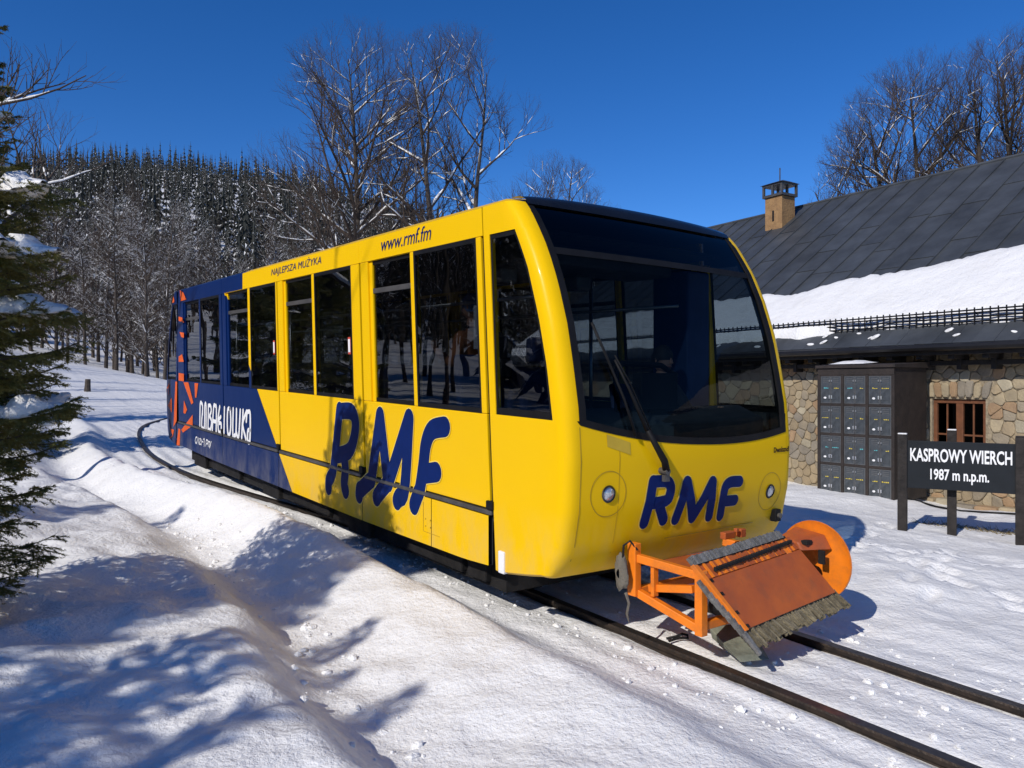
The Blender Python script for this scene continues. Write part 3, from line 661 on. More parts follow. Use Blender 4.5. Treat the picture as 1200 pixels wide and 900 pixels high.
def stroke_mesh(mb, pts, wd, fn, lift, smooth=True):
    c = catmull(pts) if smooth else [tuple(p) for p in pts]
    c = [np.array(p) for p in c]
    # densify
    d = [c[0]]
    for a, b in zip(c[:-1], c[1:]):
        n = max(1, int(np.linalg.norm(b - a) / 0.12))
        for k in range(1, n + 1): d.append(a + (b - a) * k / n)
    c = d; N = len(c); L = []; Rr = []
    for i in range(N):
        t = c[min(i + 1, N - 1)] - c[max(i - 1, 0)]; t = t / (np.linalg.norm(t) + 1e-9); n = np.array([-t[1], t[0]]) * wd / 2
        L.append(c[i] + n); Rr.append(c[i] - n)
    def cap(p, a, b):
        v = a - p; ang = math.atan2(v[1], v[0]); return [p + wd / 2 * np.array([math.cos(ang - math.pi * k / 7), math.sin(ang - math.pi * k / 7)]) for k in range(1, 7)]
    V = []; F = []
    for a, b in zip(L, Rr): V += [fn(a[0], a[1], lift), fn(b[0], b[1], lift)]
    for i in range(N - 1): F.append((2 * i, 2 * i + 2, 2 * i + 3, 2 * i + 1))
    for (p, a, b, ia, ib) in ((c[-1], L[-1], Rr[-1], 2 * N - 2, 2 * N - 1), (c[0], Rr[0], L[0], 1, 0)):
        k0 = len(V); V += [fn(q[0], q[1], lift) for q in cap(p, a, b)]
        F.append(tuple([ia] + list(range(k0, k0 + 6)) + [ib]))
    mb.add(V, F)
f_side = lambda t, h, l: P(XL_ - l, t, h)
def f_side_curve(t, h, l):                      # side that runs on into the rounded tail
    t2 = 2 * TM - t; tc_ = corner_t(h)
    if t2 >= tc_: return P(XL_ - l, t, h)
    k = min(1.0, (tc_ - t2) / RC); ph = math.asin(k)
    return P(XL_ + RC * (1 - math.cos(ph)) - l, t + l * 0.3, h)
f_front = lambda b, h, l: front(b, h, l)
def letters(name, strokes, wd, fn, m, lift, outline=None, smooth=True, raise_=0.0004):
    if outline:
        mb = MB()
        for k, s in enumerate(strokes): stroke_mesh(mb, s, wd + outline[1], fn, lift + 0.0001 * k, smooth)
        mb.build(name + "_outline", outline[0], car)
        lift += 0.0001 * len(strokes) + raise_
    mb = MB()
    for k, s in enumerate(strokes): stroke_mesh(mb, s, wd, fn, lift + 0.0001 * k, smooth)
    return mb.build(name, m, car)
letters("front_lettering", FRONT_RMF, 0.088, f_front, M_NAVY, 0.003, (M_PALE, 0.014), True, 0.004)
letters("side_lettering", SIDE_RMF, 0.168, f_side, M_NAVY, 0.0048, (M_PALE, 0.018))
letters("name_lettering", WORD, 0.058, f_side, M_WHITE, 0.005)
letters("small_lettering", WORD2, 0.022, f_side, M_WHITE, 0.008)
for k, s in enumerate(ORNAMENT):
    MB().add([f_side_curve(t, h, 0.0055 + 0.0003 * k) for t, h in s], [tuple(range(len(s)))]).build("folk_ornament", M_ORN, car)

def text_geo(body, bold=0.0, shear=0.0, space=1.0):
    cu = bpy.data.curves.new("txt", 'FONT'); cu.body = body; cu.offset = bold; cu.shear = shear; cu.space_character = space; cu.resolution_u = 3
    o = bpy.data.objects.new("txt", cu); COL.objects.link(o)
    dg = bpy.context.evaluated_depsgraph_get(); me = bpy.data.meshes.new_from_object(o.evaluated_get(dg))
    V = np.array([v.co[:2] for v in me.vertices]); F = [tuple(p.vertices) for p in me.polygons]
    bpy.data.objects.remove(o); bpy.data.curves.remove(cu); bpy.data.meshes.remove(me)
    mn = V.min(0); mxx = V.max(0)
    return (V - mn) / (mxx - mn), F
def text_on(name, body, fn, u0, u1, v0, v1, m, parent, lift, bold=0.0, shear=0.0):
    V, F = text_geo(body, bold, shear)
    mb = MB(); mb.add([fn(u0 + (u1 - u0) * a, v0 + (v1 - v0) * b, lift) for a, b in V], F)
    return mb.build(name, m, parent)
text_on("roof_lettering", "www.rmf.fm", f_side, 6.405, 5.50, 2.925, 3.052, M_NAVY, car, 0.004, 0.0, 0.25)
text_on("roof_lettering", "NAJLEPSZA MU\u017bYKA", f_side, 9.38, 7.81, 2.925, 3.055, M_NAVY, car, 0.004, -0.002, 0.2)
text_on("badge_lettering", "Dwnbznd", f_front, 0.94, 1.16, 1.226, 1.270, M_BLACK, car, 0.004, 0.03)

M_LENS = mat("lamp_lens", (0.55, 0.56, 0.58), 0.12, 0.6, var=0.3, nscale=40)
M_CHROME = mat("lamp_ring", (0.05, 0.05, 0.05), 0.3, 0.8, var=.2)
M_SEAM = mat("seam", (0.46, 0.27, 0.006), 0.6, var=.2)
for (b, h) in ((-0.888, 1.045), (0.92, 0.912)):
    hl = MB()
    def disc(r0, r1, l0, l1, n=24):
        m_ = MB(); rows = [[front(b + r * math.cos(2 * math.pi * k / n), h + r * math.sin(2 * math.pi * k / n), l) for k in range(n)] for r, l in ((r0, l0), (r1, l1))]
        return rows
    o = MB().grid(disc(0.060, 0.050, 0.004, 0.014) + disc(0.050, 0.047, 0.014, 0.0), close=True).build("headlight", M_CHROME, car, smooth=True)
    rows = [[front(b + r * math.cos(2 * math.pi * k / 24), h + r * math.sin(2 * math.pi * k / 24), l) for k in range(24)] for r, l in ((0.049, 0.004), (0.03, 0.014), (0.012, 0.018), (0.001, 0.019))]
    MB().grid(rows, close=True).build("lens", M_LENS, o, smooth=True)
    rows = [[front(b + r * math.cos(2 * math.pi * k / 32), h + r * math.sin(2 * math.pi * k / 32), 0.0025) for k in range(32)] for r in (0.158, 0.152)]
    MB().grid(rows, close=True).build("lamp_surround", M_SEAM, o)
mb = MB(); p = front(1.02, 0.702, 0.0)
mb.box(p + Vector((0.02, -0.02, 0)), (0.075, 0.06, 0.10)); sk = mb.build("socket", M_BLACK, car, bevel=0.008)
mb = MB(); mb.tube([p + Vector((.02, -.05, 0)), p + Vector((.02, -.07, 0))], .022, 12); mb.build("socket_ring", M_GREY, sk)
mb = MB(); rows = [[front(-1.05 + 2.1 * i / 20, h_, 0.002) for i in range(21)] for h_ in (0.742, 0.736)]
for (b0, b1, hh) in ((-0.30, 0.75, 0.668),):
    mb.grid([[front(b0 + (b1 - b0) * i / 12, q, 0.0025) for i in range(13)] for q in (hh, hh + .007)])
mb.build("panel_seam", M_SEAM, car)
mb = MB(); mb.grid([[front(-1.132 + d, 0.6 + 0.9 * j / 8, 0.002) for j in range(9)] for d in (0, 0.007)], flip=True); mb.grid([[front(-.80 + d, 0.62 + 0.76 * j / 8, 0.002) for j in range(9)] for d in (0, 0.004)], flip=True); mb.build("panel_seam", M_SEAM, car)
mb = MB(); mb.add([front(-.905, 1.365, .003), front(-.70, 1.30, .003), front(-.70, 1.385, .003), front(-.905, 1.448, .003)], [(0, 1, 2, 3)])
mb.build("repair_patch", mat("patch", (0.55, 0.36, 0.02), .5, var=.1), car)
# wiper
wip = MB(); wip.tube([front(-.405, 1.185, .05), front(-.445, 1.25, .07), front(-.60, 1.47, .075)], [.028, .026, .018], 8)
wo_ = wip.build("wiper", M_BLACK, car, smooth=True)
a = MB(); a.tube([front(-.60, 1.47, .07), front(-.72, 1.75, .06), front(-.81, 1.95, .055)], [.016, .011, .009], 6); a.tube([front(-.52, 1.40, .06), front(-.70, 1.80, .05), front(-.80, 1.98, .05)], .005, 5); a.build("wiper_arm", M_BLACK, wo_, smooth=True)
a = MB(); a.tube([front(-.943, 2.20, .03), front(-.85, 1.95, .03), front(-.75, 1.68, .03), front(-.67, 1.43, .03)], .010, 6); a.build("wiper_blade", M_BLACK, wo_, smooth=True)
a = MB(); a.tube([front(-.41, 1.175, 0), front(-.41, 1.175, .075)], .024, 10); a.box(front(-.385, 1.135, .03), (.05, .03, .07)); a.build("wiper_pivot", M_GREY, wo_)
# small hatch on the skirt
mb = MB()
for (t0, t1, h0, h1) in ((5.62, 5.628, .50, .74), (5.36, 5.62, .496, .50)): slab(mb, -1, t0, t1, h0, h1, .002, .006, ln=False)
for t in (5.5, 5.58):
    for h in (.54, .6): slab(mb, -1, t, t + .012, h, h + .012, .003, .007, ln=False)
mb.build("hatch_seam", M_SEAM, car)

# ------------------------------------------------------------------ snow broom in front of the nose
M_ORANGE = mat("orange_paint", (0.80, 0.20, 0.010), 0.42, var=0.12, nscale=5, bump=0.06, dirt=((0.20, 0.10, 0.05), 0.5, 5))
M_RUSTOR = mat("worn_orange", (0.46, 0.105, 0.018), 0.5, col2=(0.33, 0.070, 0.018), nscale=4, bump=0.1, dirt=((0.14, 0.07, 0.04), 0.55, 9))
M_BRISTLE = mat("bristle", (0.20, 0.165, 0.10), 0.85, var=0.45, nscale=30, bump=0.6, bscale=120, rand=0.35)
M_GBRUSH = mat("grey_brush", (0.155, 0.15, 0.14), 0.8, var=0.35, nscale=30, bump=0.5, bscale=120, rand=0.25)
M_SOIL = mat("frozen_dirt", (0.13, 0.115, 0.09), 0.9, var=0.35, bump=0.8, bscale=25)
plow = thing("snow_broom", (4.5, 3.2, 0.1), "orange snow broom with stiff bristles and round end plate before the yellow nose", "snow plough")
BL, BR_, TL, TR = P(4.03, 2.99, .280), P(5.07, 3.02, .335), P(3.90, 3.19, .560), P(4.96, 3.22, .590)
ex = (BR_ - BL).normalized(); es = (TL - BL).normalized(); en = ex.cross(es).normalized()
if en.y > 0: en = -en
def pl(u, v, n=0.0): return BL + (BR_ - BL) * u + (TL - BL) * v + en * n
def plate(mb, u0, u1, v0, v1, n0, n1, mi=0):
    q = [(u0, v0), (u1, v0), (u1, v1), (u0, v1)]
    return mb.hexa([pl(u, v, n0) for u, v in q] + [pl(u, v, n1) for u, v in q], mi)
mb = MB(); plate(mb, 0.0, 1.0, 0.0, 1.0, -0.014, 0.0); cov = mb.build("cover_plate", M_RUSTOR, plow, bevel=0.004)
mb = MB(); plate(mb, -0.035, 0.0, -0.02, 1.33, -0.03, 0.006); mb.build("edge_strip", M_ORANGE, plow, bevel=0.004)
rng = random.Random(4)
for i in range(44):                              # ribbed upper cover, strip by strip
    u0 = i / 44; u1 = (i + 0.86) / 44; z = rng.uniform(-.006, .004)
    mb = MB(); plate(mb, u0, u1, 1.015, 1.30 + rng.uniform(-.004, .004), -0.02, z); mb.build("cover_slat", M_RUSTOR if rng.random() < .45 else M_ORANGE, plow)
mb = MB(); N = 60
for i in range(N):
    u = 0.10 + 0.86 * i / N; mb.box(pl(u, 1.13 + 0.07 * (u - .1), 0.012), (0.011, 0.020, 0.026), Matrix.Rotation(0.6 * (i % 2), 3, 'Y'))
mb.build("chain", M_DARK, plow)
mb = MB(); plate(mb, -0.02, 0.95, 1.30, 1.345, -0.03, 0.004); mb.build("brush_rail", M_DARK, plow)
for i in range(64):
    u0 = -0.03 + 0.96 * i / 64; l = rng.uniform(-.012, .014)
    mb = MB(); plate(mb, u0, u0 + 0.0125, 1.31, 1.475 + l, -0.022 + rng.uniform(-.003, .003), 0.010 + rng.uniform(-.004, .004)); mb.build("brush_bundle", M_GBRUSH, plow)
for i in range(84):                              # stiff bristles under the cover
    u = 0.0 + 1.03 * i / 83; ln_ = rng.uniform(-.36, -.27) * (1 if u > .2 else 1.12)
    a = pl(u, 0.06, -0.025 + rng.uniform(-.015, .005)); b = pl(u + rng.uniform(-.012, .02), ln_, -0.015 + rng.uniform(-.02, .02))
    mb = MB(); mb.bar(a, b, rng.uniform(.008, .012), 0.022, en); mb.build("bristle", M_BRISTLE, plow)
for i in range(56):
    u = 0.02 + 0.98 * i / 55; a = pl(u, 0.1, -0.07); b = pl(u, -.26 + rng.uniform(-.05, .05), -0.085)
    mb = MB(); mb.bar(a, b, 0.013, 0.022, en); mb.build("bristle", M_BRISTLE, plow)
for i in range(9):                               # bristles standing along the left edge
    v = 1.05 - 0.135 * i
    a = pl(-0.05, v, -0.035 + 0.004 * i); b = pl(-0.035, v - 0.42, -0.055 + 0.004 * i)
    mb = MB(); mb.bar(a, b, 0.028, 0.020, en); mb.build("bristle", M_GBRUSH, plow)
mb = MB()
for v in (.05, .32, .7, .97): plate(mb, 0.004, 0.022, v - .03, v + .03, 0.0, 0.008)
mb.build("rivet_tab", M_DARK, plow)
# round end plate: a disc across the axle, dished
dc = P(5.20, 3.275, .49); rows = []
for X, rr in ((0.0, .006), (0.0, .10), (0.012, .20), (0.012, .262), (0.0, .290), (0.015, .292), (0.03, .27), (0.03, .006)):
    rows.append([dc + Vector((X, rr * math.cos(a) * 1.0, rr * math.sin(a))) for a in [2 * math.pi * k / 36 for k in range(36)]])
mb = MB().grid(rows, close=True); smooth_angle(mb.build("end_plate", M_ORANGE, plow), 35)
mb = MB(); mb.hexa([P(4.96, 3.22, .60), P(5.19, 3.12, .60), P(5.19, 3.42, .60), P(4.96, 3.42, .60), P(4.96, 3.25, .655), P(5.19, 3.18, .70), P(5.19, 3.42, .72), P(4.96, 3.42, .665)]); mb.build("hinge_cover", M_RUSTOR, plow, bevel=.01)
mb = MB(); mb.box(P(5.02, 3.22, .655), (.07, .05, .03)); mb.build("hinge", M_DARK, plow, bevel=.004); mb = MB(); mb.box(P(5.10, 3.15, .55), (.02, .05, .10)); mb.build("hinge", M_DARK, plow, bevel=.004)
mb = MB(); mb.tube([P(4.0, 3.22, .36), P(5.2, 3.26, .40)], .055, 12); mb.build("axle", M_DARK, plow, smooth=True)
# truss that carries it, left side then right side
def arm(name, a, b, w=.05, h=.055): 
    mb = MB(); mb.bar(P(*a), P(*b), w, h); return mb.build(name, M_ORANGE, plow, bevel=.005)
for dx, sc in ((0.0, 1), (0.92, 1)):
    A0 = (3.80 + dx, 3.72, .60); A1 = (3.885 + dx, 3.27, .575); B0 = (3.81 + dx, 3.72, .36); B1 = (3.885 + dx, 3.27, .235)
    arm("truss_beam", A0, A1); arm("truss_beam", B0, B1); arm("truss_brace", (3.86 + dx, 3.66, .40), (3.885 + dx, 3.30, .475), .045, .05)
    arm("truss_post", (3.89 + dx, 3.245, .19), (3.89 + dx, 3.245, .61), .06, .06); arm("truss_post", (3.79 + dx, 3.74, .34), (3.79 + dx, 3.74, .70 if dx == 0 else .5), .075, .06)
    arm("truss_post", (3.84 + dx, 3.60, .36), (3.84 + dx, 3.60, .57), .03, .05)
arm("cross_beam", (3.90, 3.25, .25), (4.81, 3.25, .25)); arm("cross_beam", (3.90, 3.27, .56), (4.81, 3.27, .56)); arm("cross_beam", (3.80, 3.73, .37), (4.72, 3.73, .37))
mb = MB(); mb.hexa([P(3.92, 3.30, .565), P(4.75, 3.30, .565), P(4.75, 3.66, .565), P(3.92, 3.66, .565), P(3.92, 3.30, .573), P(4.75, 3.30, .573), P(4.75, 3.66, .573), P(3.92, 3.66, .573)]); mb.build("deck_plate", M_RUSTOR, plow)
mb = MB()   # dirty mounting plate with frozen slush
rows = []
for j in range(9):
    row = []
    for k in range(14):
        a = 2 * math.pi * k / 14; r = 1 + .16 * math.sin(3 * a + j) + .1 * math.sin(7 * a)
        q = j / 8.0; rr = math.sin(math.pi * min(.97, max(.03, q))) ** .6
        row.append(P(3.70 - .07 * (q - .5), 3.77 + .06 * rr * r * math.cos(a), .50 + .125 * rr * r * math.sin(a)))
    rows.append(row)
mb.grid(rows, close=True); smooth_angle(mb.build("mounting_plate", M_SOIL, plow), 50)
mb = MB(); mb.tube([P(3.69, 3.72, .38), P(3.70, 3.70, .31), P(3.69, 3.71, .24), P(3.70, 3.70, .18)], [.012, .009, .010, .004], 6); mb.build("hanging_strap", M_SOIL, plow)
mb = MB(); mb.tube([P(3.78, 3.70, .66), P(3.74, 3.73, .72), P(3.70, 3.75, .69), P(3.70, 3.76, .6)], .008, 6); mb.build("cable", M_DARK, plow)
mb = MB(); mb.hexa([P(4.10, 3.10, .02), P(4.30, 3.02, .02), P(4.55, 3.35, .04), P(4.25, 3.45, .04), P(4.10, 3.14, .045), P(4.28, 3.08, .05), P(4.53, 3.36, .13), P(4.23, 3.46, .12)]); mb.build("skid_shoe", mat("skid_grey", (0.20, 0.21, 0.16), .7, var=.4, nscale=7, bump=.4), plow, bevel=.006)
mb = MB(); mb.box(P(4.55, 3.55, .70), (.12, .05, .05)); mb.box(P(4.70, 3.55, .70), (.06, .05, .06)); mb.box(P(4.62, 3.53, .73), (.03, .03, .03)); mb.build("bracket", M_RUSTOR, plow, bevel=.006)

# ------------------------------------------------------------------ small things lying about
mb = MB(); c = Vector((3.72, 3.62, gz(3.72, 3.62)))
c = Vector((4.17, 3.68, gz(4.17, 3.68) + .012))
mb.tube([c + Vector(q) for q in ((-.07, .05, 0), (-.03, 0, .02), (.02, -.02, .035), (.06, -.03, .02), (.03, -.06, .01), (-.02, -.03, .02), (-.10, .0, 0))], .009, 6)
tag(mb.build("strap", M_DARK), "small dark strap lying curled on the snow between the rails", "strap")


# ------------------------------------------------------------------ sign
M_SIGN = mat("sign_slate", (0.012, 0.015, 0.019), 0.6, var=0.12, bump=0.05, spec=0.2)
M_POST = mat("dark_timber", (0.017, 0.013, 0.011), 0.8, var=0.5, nscale=9, bump=0.5, bscale=22)
A = Vector((9.42, 4.74, 0)); B = Vector((9.88, 3.62, 0)); sdir = (B - A).normalized(); snrm = Vector((sdir.y, -sdir.x, 0))
if snrm.x > 0: snrm = -snrm
sign = thing("name_sign", (9.6, 4.2, gz(9.6, 4.2)), "dark slate sign board with white lettering on three dark posts in the snow", "sign")
rotz = Matrix.Rotation(math.atan2(sdir.y, sdir.x), 3, 'Z')
def sboard(u, z, n): return A + sdir * u + Vector((0, 0, z)) + snrm * n
Lb = (B - A).length
mb = MB(); mb.box(sboard(Lb / 2 + .0, .925, 0.0), (Lb - .10, .035, .575), rotz); board = mb.build("sign_board", M_SIGN, sign, bevel=.004)
f_sign = lambda u, z, l: sboard(u, z, .019 + l)
text_on("sign_lettering", "KASPROWY WIERCH", f_sign, .085, Lb - .085, .965, 1.125, M_WHITE, board, .003, 0.022)
text_on("sign_lettering", "1987 m n.p.m.", f_sign, .30, Lb - .31, .715, .885, M_WHITE, board, .003, 0.022)
for (p, n, h1, s_) in ((A, 0, 1.285, .105), (B, 0, 1.29, .11), (A + sdir * .52, -.17, 1.34, .10)):
    q = p + snrm * n; g = gz(q.x, q.y) - .15
    mb = MB(); mb.box((q.x, q.y, (g + h1) / 2), (s_, s_, h1 - g), rotz); po = mb.build("post", M_POST, sign, bevel=.006)
    mb = MB(); mb.box((q.x, q.y, h1 + .008), (s_ * .95, s_ * .95, .014), rotz); mb.build("post_cap", M_SNOW2 if n or p is A else M_POST, po, bevel=.005)
q = B - snrm * .10; mb = MB(); mb.box((q.x, q.y, .33), (.09, .11, .80), rotz); mb.build("post_brace", M_POST, sign, bevel=.006)

# ------------------------------------------------------------------ lockers
M_CAB = mat("cabinet_brown", (0.024, 0.017, 0.014), 0.7, var=0.45, nscale=5, bump=0.3, bscale=18)
M_LOCK = mat("locker_grey", (0.075, 0.085, 0.095), 0.42, 0.25, var=0.3, nscale=12, bump=0.15)
M_LOCK2 = mat("locker_edge", (0.16, 0.165, 0.17), 0.4, 0.5, var=0.2)
M_STY = mat("yellow_label", (0.62, 0.48, 0.06), .6, var=.3, nscale=60); M_STC = mat("teal_label", (0.10, 0.42, 0.45), .6, var=.2)
lx, ly0, ly1, lz0, lz1 = 11.86, 6.10, 7.40, 0.06, 2.16
lock = thing("locker_cabinet", (12.4, 6.75, 0.05), "tall dark brown cabinet of grey steel lockers standing by the stone wall", "lockers")
mb = MB()
mb.bbox(lx + .03, 12.90, ly0, ly0 + .03, lz0, lz1); mb.bbox(lx + .03, 12.90, ly1 - .03, ly1, lz0, lz1); mb.bbox(12.88, 12.91, ly0 + .031, ly1 - .031, lz0, lz1); mb.bbox(lx + .05, 12.88, ly0 + .031, ly1 - .031, lz0, lz0 + .04)
mb.build("carcass", M_CAB, lock)
mb = MB(); mb.hexa([(lx - .03, ly0 - .03, lz1), (12.95, ly0 - .03, lz1), (12.95, ly1 + .03, lz1), (lx - .03, ly1 + .03, lz1), (lx - .03, ly0 - .03, lz1 + .05), (12.95, ly0 - .03, lz1 + .10), (12.95, ly1 + .03, lz1 + .10), (lx - .03, ly1 + .03, lz1 + .05)]); mb.build("top_board", M_CAB, lock, bevel=.006)
mb = MB(); mb.bbox(lx, lx + .045, ly0, ly1, lz1 - .11, lz1 - .002); mb.build("fascia", M_CAB, lock, bevel=.005)
ys_ = [ly0 + .02 + (ly1 - ly0 - .04) * k / 3 for k in range(4)]; zs_ = [lz0 + .02 + (lz1 - .13 - lz0) * k / 4 for k in range(5)]
for y in ys_:
    mb = MB(); mb.bbox(lx - .002, lx + .05, y - .025, y + .025, lz0, lz1 - .112); mb.build("upright", M_CAB, lock, bevel=.004)
for z in zs_[:]:
    for k in range(3):
        mb = MB(); mb.bbox(lx + .004, lx + .048, ys_[k] + .026, ys_[k + 1] - .026, z - .02, z + .02); mb.build("shelf_edge", M_CAB, lock, bevel=.003)
rng = random.Random(11)
def door_mesh(wd, ht):
    m = MB(); m.bbox(0, .018, -wd / 2, wd / 2, -ht / 2, ht / 2)
    e = .012
    for (a, b, c, d) in ((-wd / 2, wd / 2, ht / 2 - e, ht / 2), (-wd / 2, wd / 2, -ht / 2, -ht / 2 + e)): m.bbox(-.005, .0, a, b, c, d, 1)
    for (a, b) in ((-wd / 2, -wd / 2 + e), (wd / 2 - e, wd / 2)): m.bbox(-.005, .0, a, b, -ht / 2 + e, ht / 2 - e, 1)
    for k in range(3): m.bbox(-.004, .0, -wd * .28, wd * .28, ht * .27 + k * .028, ht * .27 + k * .028 + .014, 1)
    m.bbox(-.004, .0, -wd * .30, wd * .30, -ht * .36, -ht * .12, 0)
    return m
dw = (ys_[1] - ys_[0] - .056) / 2 - .004; dh = zs_[1] - zs_[0] - .046
dme = door_mesh(dw, dh).mesh("locker_door", [M_LOCK, M_LOCK2])
hme = MB().bbox(-.022, -.004, -.011, .011, -.03, .03, 0, .004).mesh("handle", M_LENS)
for r in range(4):
    for c in range(3):
        for k in range(2):
            yc = ys_[c] + .027 + dw / 2 + k * (dw + .006); zc = (zs_[r] + zs_[r + 1]) / 2
            d = link("locker_door", dme, lock); d.location = (lx + .012 - 12.4 + rng.uniform(-.002, .004), yc - 6.75, zc - .05)
            sgn = 1 if k == 0 else -1
            for (yy, zz, ss) in ((sgn * dw * .40, -dh * .27, 1.0), (sgn * dw * .40, dh * .33, .55)):
                h_ = bpy.data.objects.new("handle", hme); COL.objects.link(h_); h_.parent = d; h_.location = (0, yy, zz); h_.scale = (1, ss, ss)
            lb = MB()
            for q in range(rng.randint(2, 4)):
                y0 = -dw * .28 + q * dw * .17; hh = rng.uniform(.008, .02); lb.bbox(-.004, -.001, y0, y0 + dw * .12, .02, .02 + hh)
            l_ = bpy.data.objects.new("label", lb.mesh("label", M_STC if rng.random() < .15 else M_STY)); COL.objects.link(l_); l_.parent = d
            if k == 1:
                lb = MB(); lb.ball((-.006, dw * .05, -dh * .30), .022, 10, 6, 0, (.25, 1.2, .8)); l_ = bpy.data.objects.new("keyhole_plate", lb.mesh("keyhole_plate", M_WHITE)); COL.objects.link(l_); l_.parent = d
for y in (ys_[1], ys_[2], ly0 - .1):             # thin straps down to the snow
    mb = MB(); mb.tube([(lx - .01, y, lz0 + .02), (lx - .03, y + .01, -.15)], .006, 5); mb.build("tie_rod", M_GREY, lock)

# ------------------------------------------------------------------ stone station building
BROT = -R_(5.0)
bld = thing("stone_building", (13.1, 5.0, 0.0), "low stone building with dark sheet metal roof half covered by snow", "building", None, BROT, True)
ev = Vector((math.sin(R_(5)), math.cos(R_(5)), 0)); eu = Vector((math.cos(R_(5)), -math.sin(R_(5)), 0))
V0, V1 = -9.0, 14.5
M_MORTAR = mat("mortar", (0.30, 0.245, 0.165), 0.95, var=0.35, nscale=14, bump=0.9, bscale=60)
STC = [((0.33, 0.255, 0.155), (0.25, 0.195, 0.125)), ((0.285, 0.235, 0.165), (0.215, 0.18, 0.13)), ((0.37, 0.30, 0.19), (0.29, 0.235, 0.155)), ((0.34, 0.225, 0.125), (0.26, 0.17, 0.10)), ((0.25, 0.215, 0.165), (0.19, 0.165, 0.13)), ((0.38, 0.33, 0.235), (0.31, 0.27, 0.19))]
M_ST = [mat("stone_%s" % n, c[0], 0.85, col2=c[1], nscale=7, bump=0.6, bscale=35, rand=0.12) for n, c in zip(("ochre", "brown", "sand", "rust", "grey", "pale"), STC)]
M_ROOF = mat("roof_sheet", (0.060, 0.066, 0.072), 0.5, 0.2, var=0.35, nscale=1.6, bump=0.25, bscale=5, dirt=((0.075, 0.077, 0.08), 0.5, 3.5), rand=0.14)
M_TIMBER = mat("eave_timber", (0.022, 0.018, 0.016), 0.75, var=0.4, nscale=8, bump=0.4)
M_FRAME = mat("window_brown", (0.15, 0.058, 0.026), 0.5, var=0.25, nscale=10, bump=0.1)
M_PANE = glass("window_glass", (0.10, 0.11, 0.12), 0.8, 1.5)
WV0, WV1, WZ0, WZ1 = 0.31, 1.16, 0.36, 1.655      # window opening
wall = MB()
wall.bbox(0.012, 0.45, V0, WV0, -.6, 2.50); wall.bbox(0.012, 0.45, WV1, V1, -.6, 2.50); wall.bbox(0.012, 0.45, WV0, WV1, WZ1, 2.50); wall.bbox(0.012, 0.45, WV0, WV1, -.6, WZ0)
wall_o = wall.build("wall", M_MORTAR, bld)
# stones: cells grown from scattered points, each a block of its own with a rounded, slightly uneven face
def clip(poly, nx_, ny_, d):
    out = []
    for i in range(len(poly)):
        a = poly[i]; b = poly[(i + 1) % len(poly)]; da = a[0] * nx_ + a[1] * ny_ - d; db = b[0] * nx_ + b[1] * ny_ - d
        if da <= 0: out.append(a)
        if da * db < 0: t = da / (da - db); out.append((a[0] + (b[0] - a[0]) * t, a[1] + (b[1] - a[1]) * t))
    return out
def voronoi(pts, box):
    cells = []
    P_ = np.array(pts)
    for i, p in enumerate(pts):
        poly = [(box[0], box[2]), (box[1], box[2]), (box[1], box[3]), (box[0], box[3])]
        d2 = ((P_ - P_[i]) ** 2).sum(1); near = np.argsort(d2)[1:22]
        for j in near:
            q = pts[j]; nx_, ny_ = q[0] - p[0], q[1] - p[1]; d = (q[0] ** 2 + q[1] ** 2 - p[0] ** 2 - p[1] ** 2) / 2
            poly = clip(poly, nx_, ny_, d)
            if len(poly) < 3: break
        cells.append(poly)
    return cells
def stone_geo(mb, poly, u0, rng, gap=.006, proud=.020):
    poly = np.array(poly); c = poly.mean(0)
    # round the corners: cut each corner once
    q = []
    n = len(poly)
    for i in range(n):
        a = poly[i - 1]; b = poly[i]; d = poly[(i + 1) % n]; k = rng.uniform(.12, .26)
        q.append(b + (a - b) * k); q.append(b + (d - b) * k)
    q = np.array(q)
    r = np.sqrt(((q - c) ** 2).sum(1)).mean()
    def ring(s, u):
        return [(u, c[0] + (p[0] - c[0]) * s, c[1] + (p[1] - c[1]) * s) for p in q]
    k1 = max(.5, 1 - gap / r); k2 = max(.4, k1 - .10 - rng.uniform(0, .06)); pr = proud * rng.uniform(.5, 1.2)
    m = len(q); V = ring(k1, u0 + .04) + ring(k1, u0 - pr * .45) + ring(k2, u0 - pr)
    tilt = rng.uniform(-.08, .08), rng.uniform(-.08, .08)
    V[2 * m:] = [(v[0] + tilt[0] * (v[1] - c[0]) + tilt[1] * (v[2] - c[1]), v[1], v[2]) for v in V[2 * m:]]
    V.append((u0 - pr * 1.12, c[0], c[1])); F = []
    for a in range(2):
        for i in range(m): F.append((a * m + i, a * m + (i + 1) % m, (a + 1) * m + (i + 1) % m, (a + 1) * m + i))
    for i in range(m): F.append((2 * m + i, 2 * m + (i + 1) % m, 3 * m))
    F = [f[::-1] for f in F]
    mb.add(V, F); return mb
rng = random.Random(7)
def scatter(v0, v1, z0, z1, dmin, tries):
    pts = []
    for _ in range(tries):
        p = (rng.uniform(v0, v1), rng.uniform(z0, z1))
        if WV0 - .10 < p[0] < WV1 + .10 and WZ0 - .12 < p[1] < WZ1 + .30: continue
        dm = dmin * rng.choice((.72, 1, 1.3))
        if all((p[0] - q[0]) ** 2 + ((p[1] - q[1]) * 1.0) ** 2 > dm * dm for q in pts): pts.append(p)
    return pts
pts = scatter(-1.3, 4.6, -.30, 2.40, .165, 5000)
bnd = []                                            # keeps cells out of the window opening and its surround
for k in range(9): bnd += [(WV0 + .08 + (WV1 - WV0 - .16) * k / 8, WZ0 + .06)]
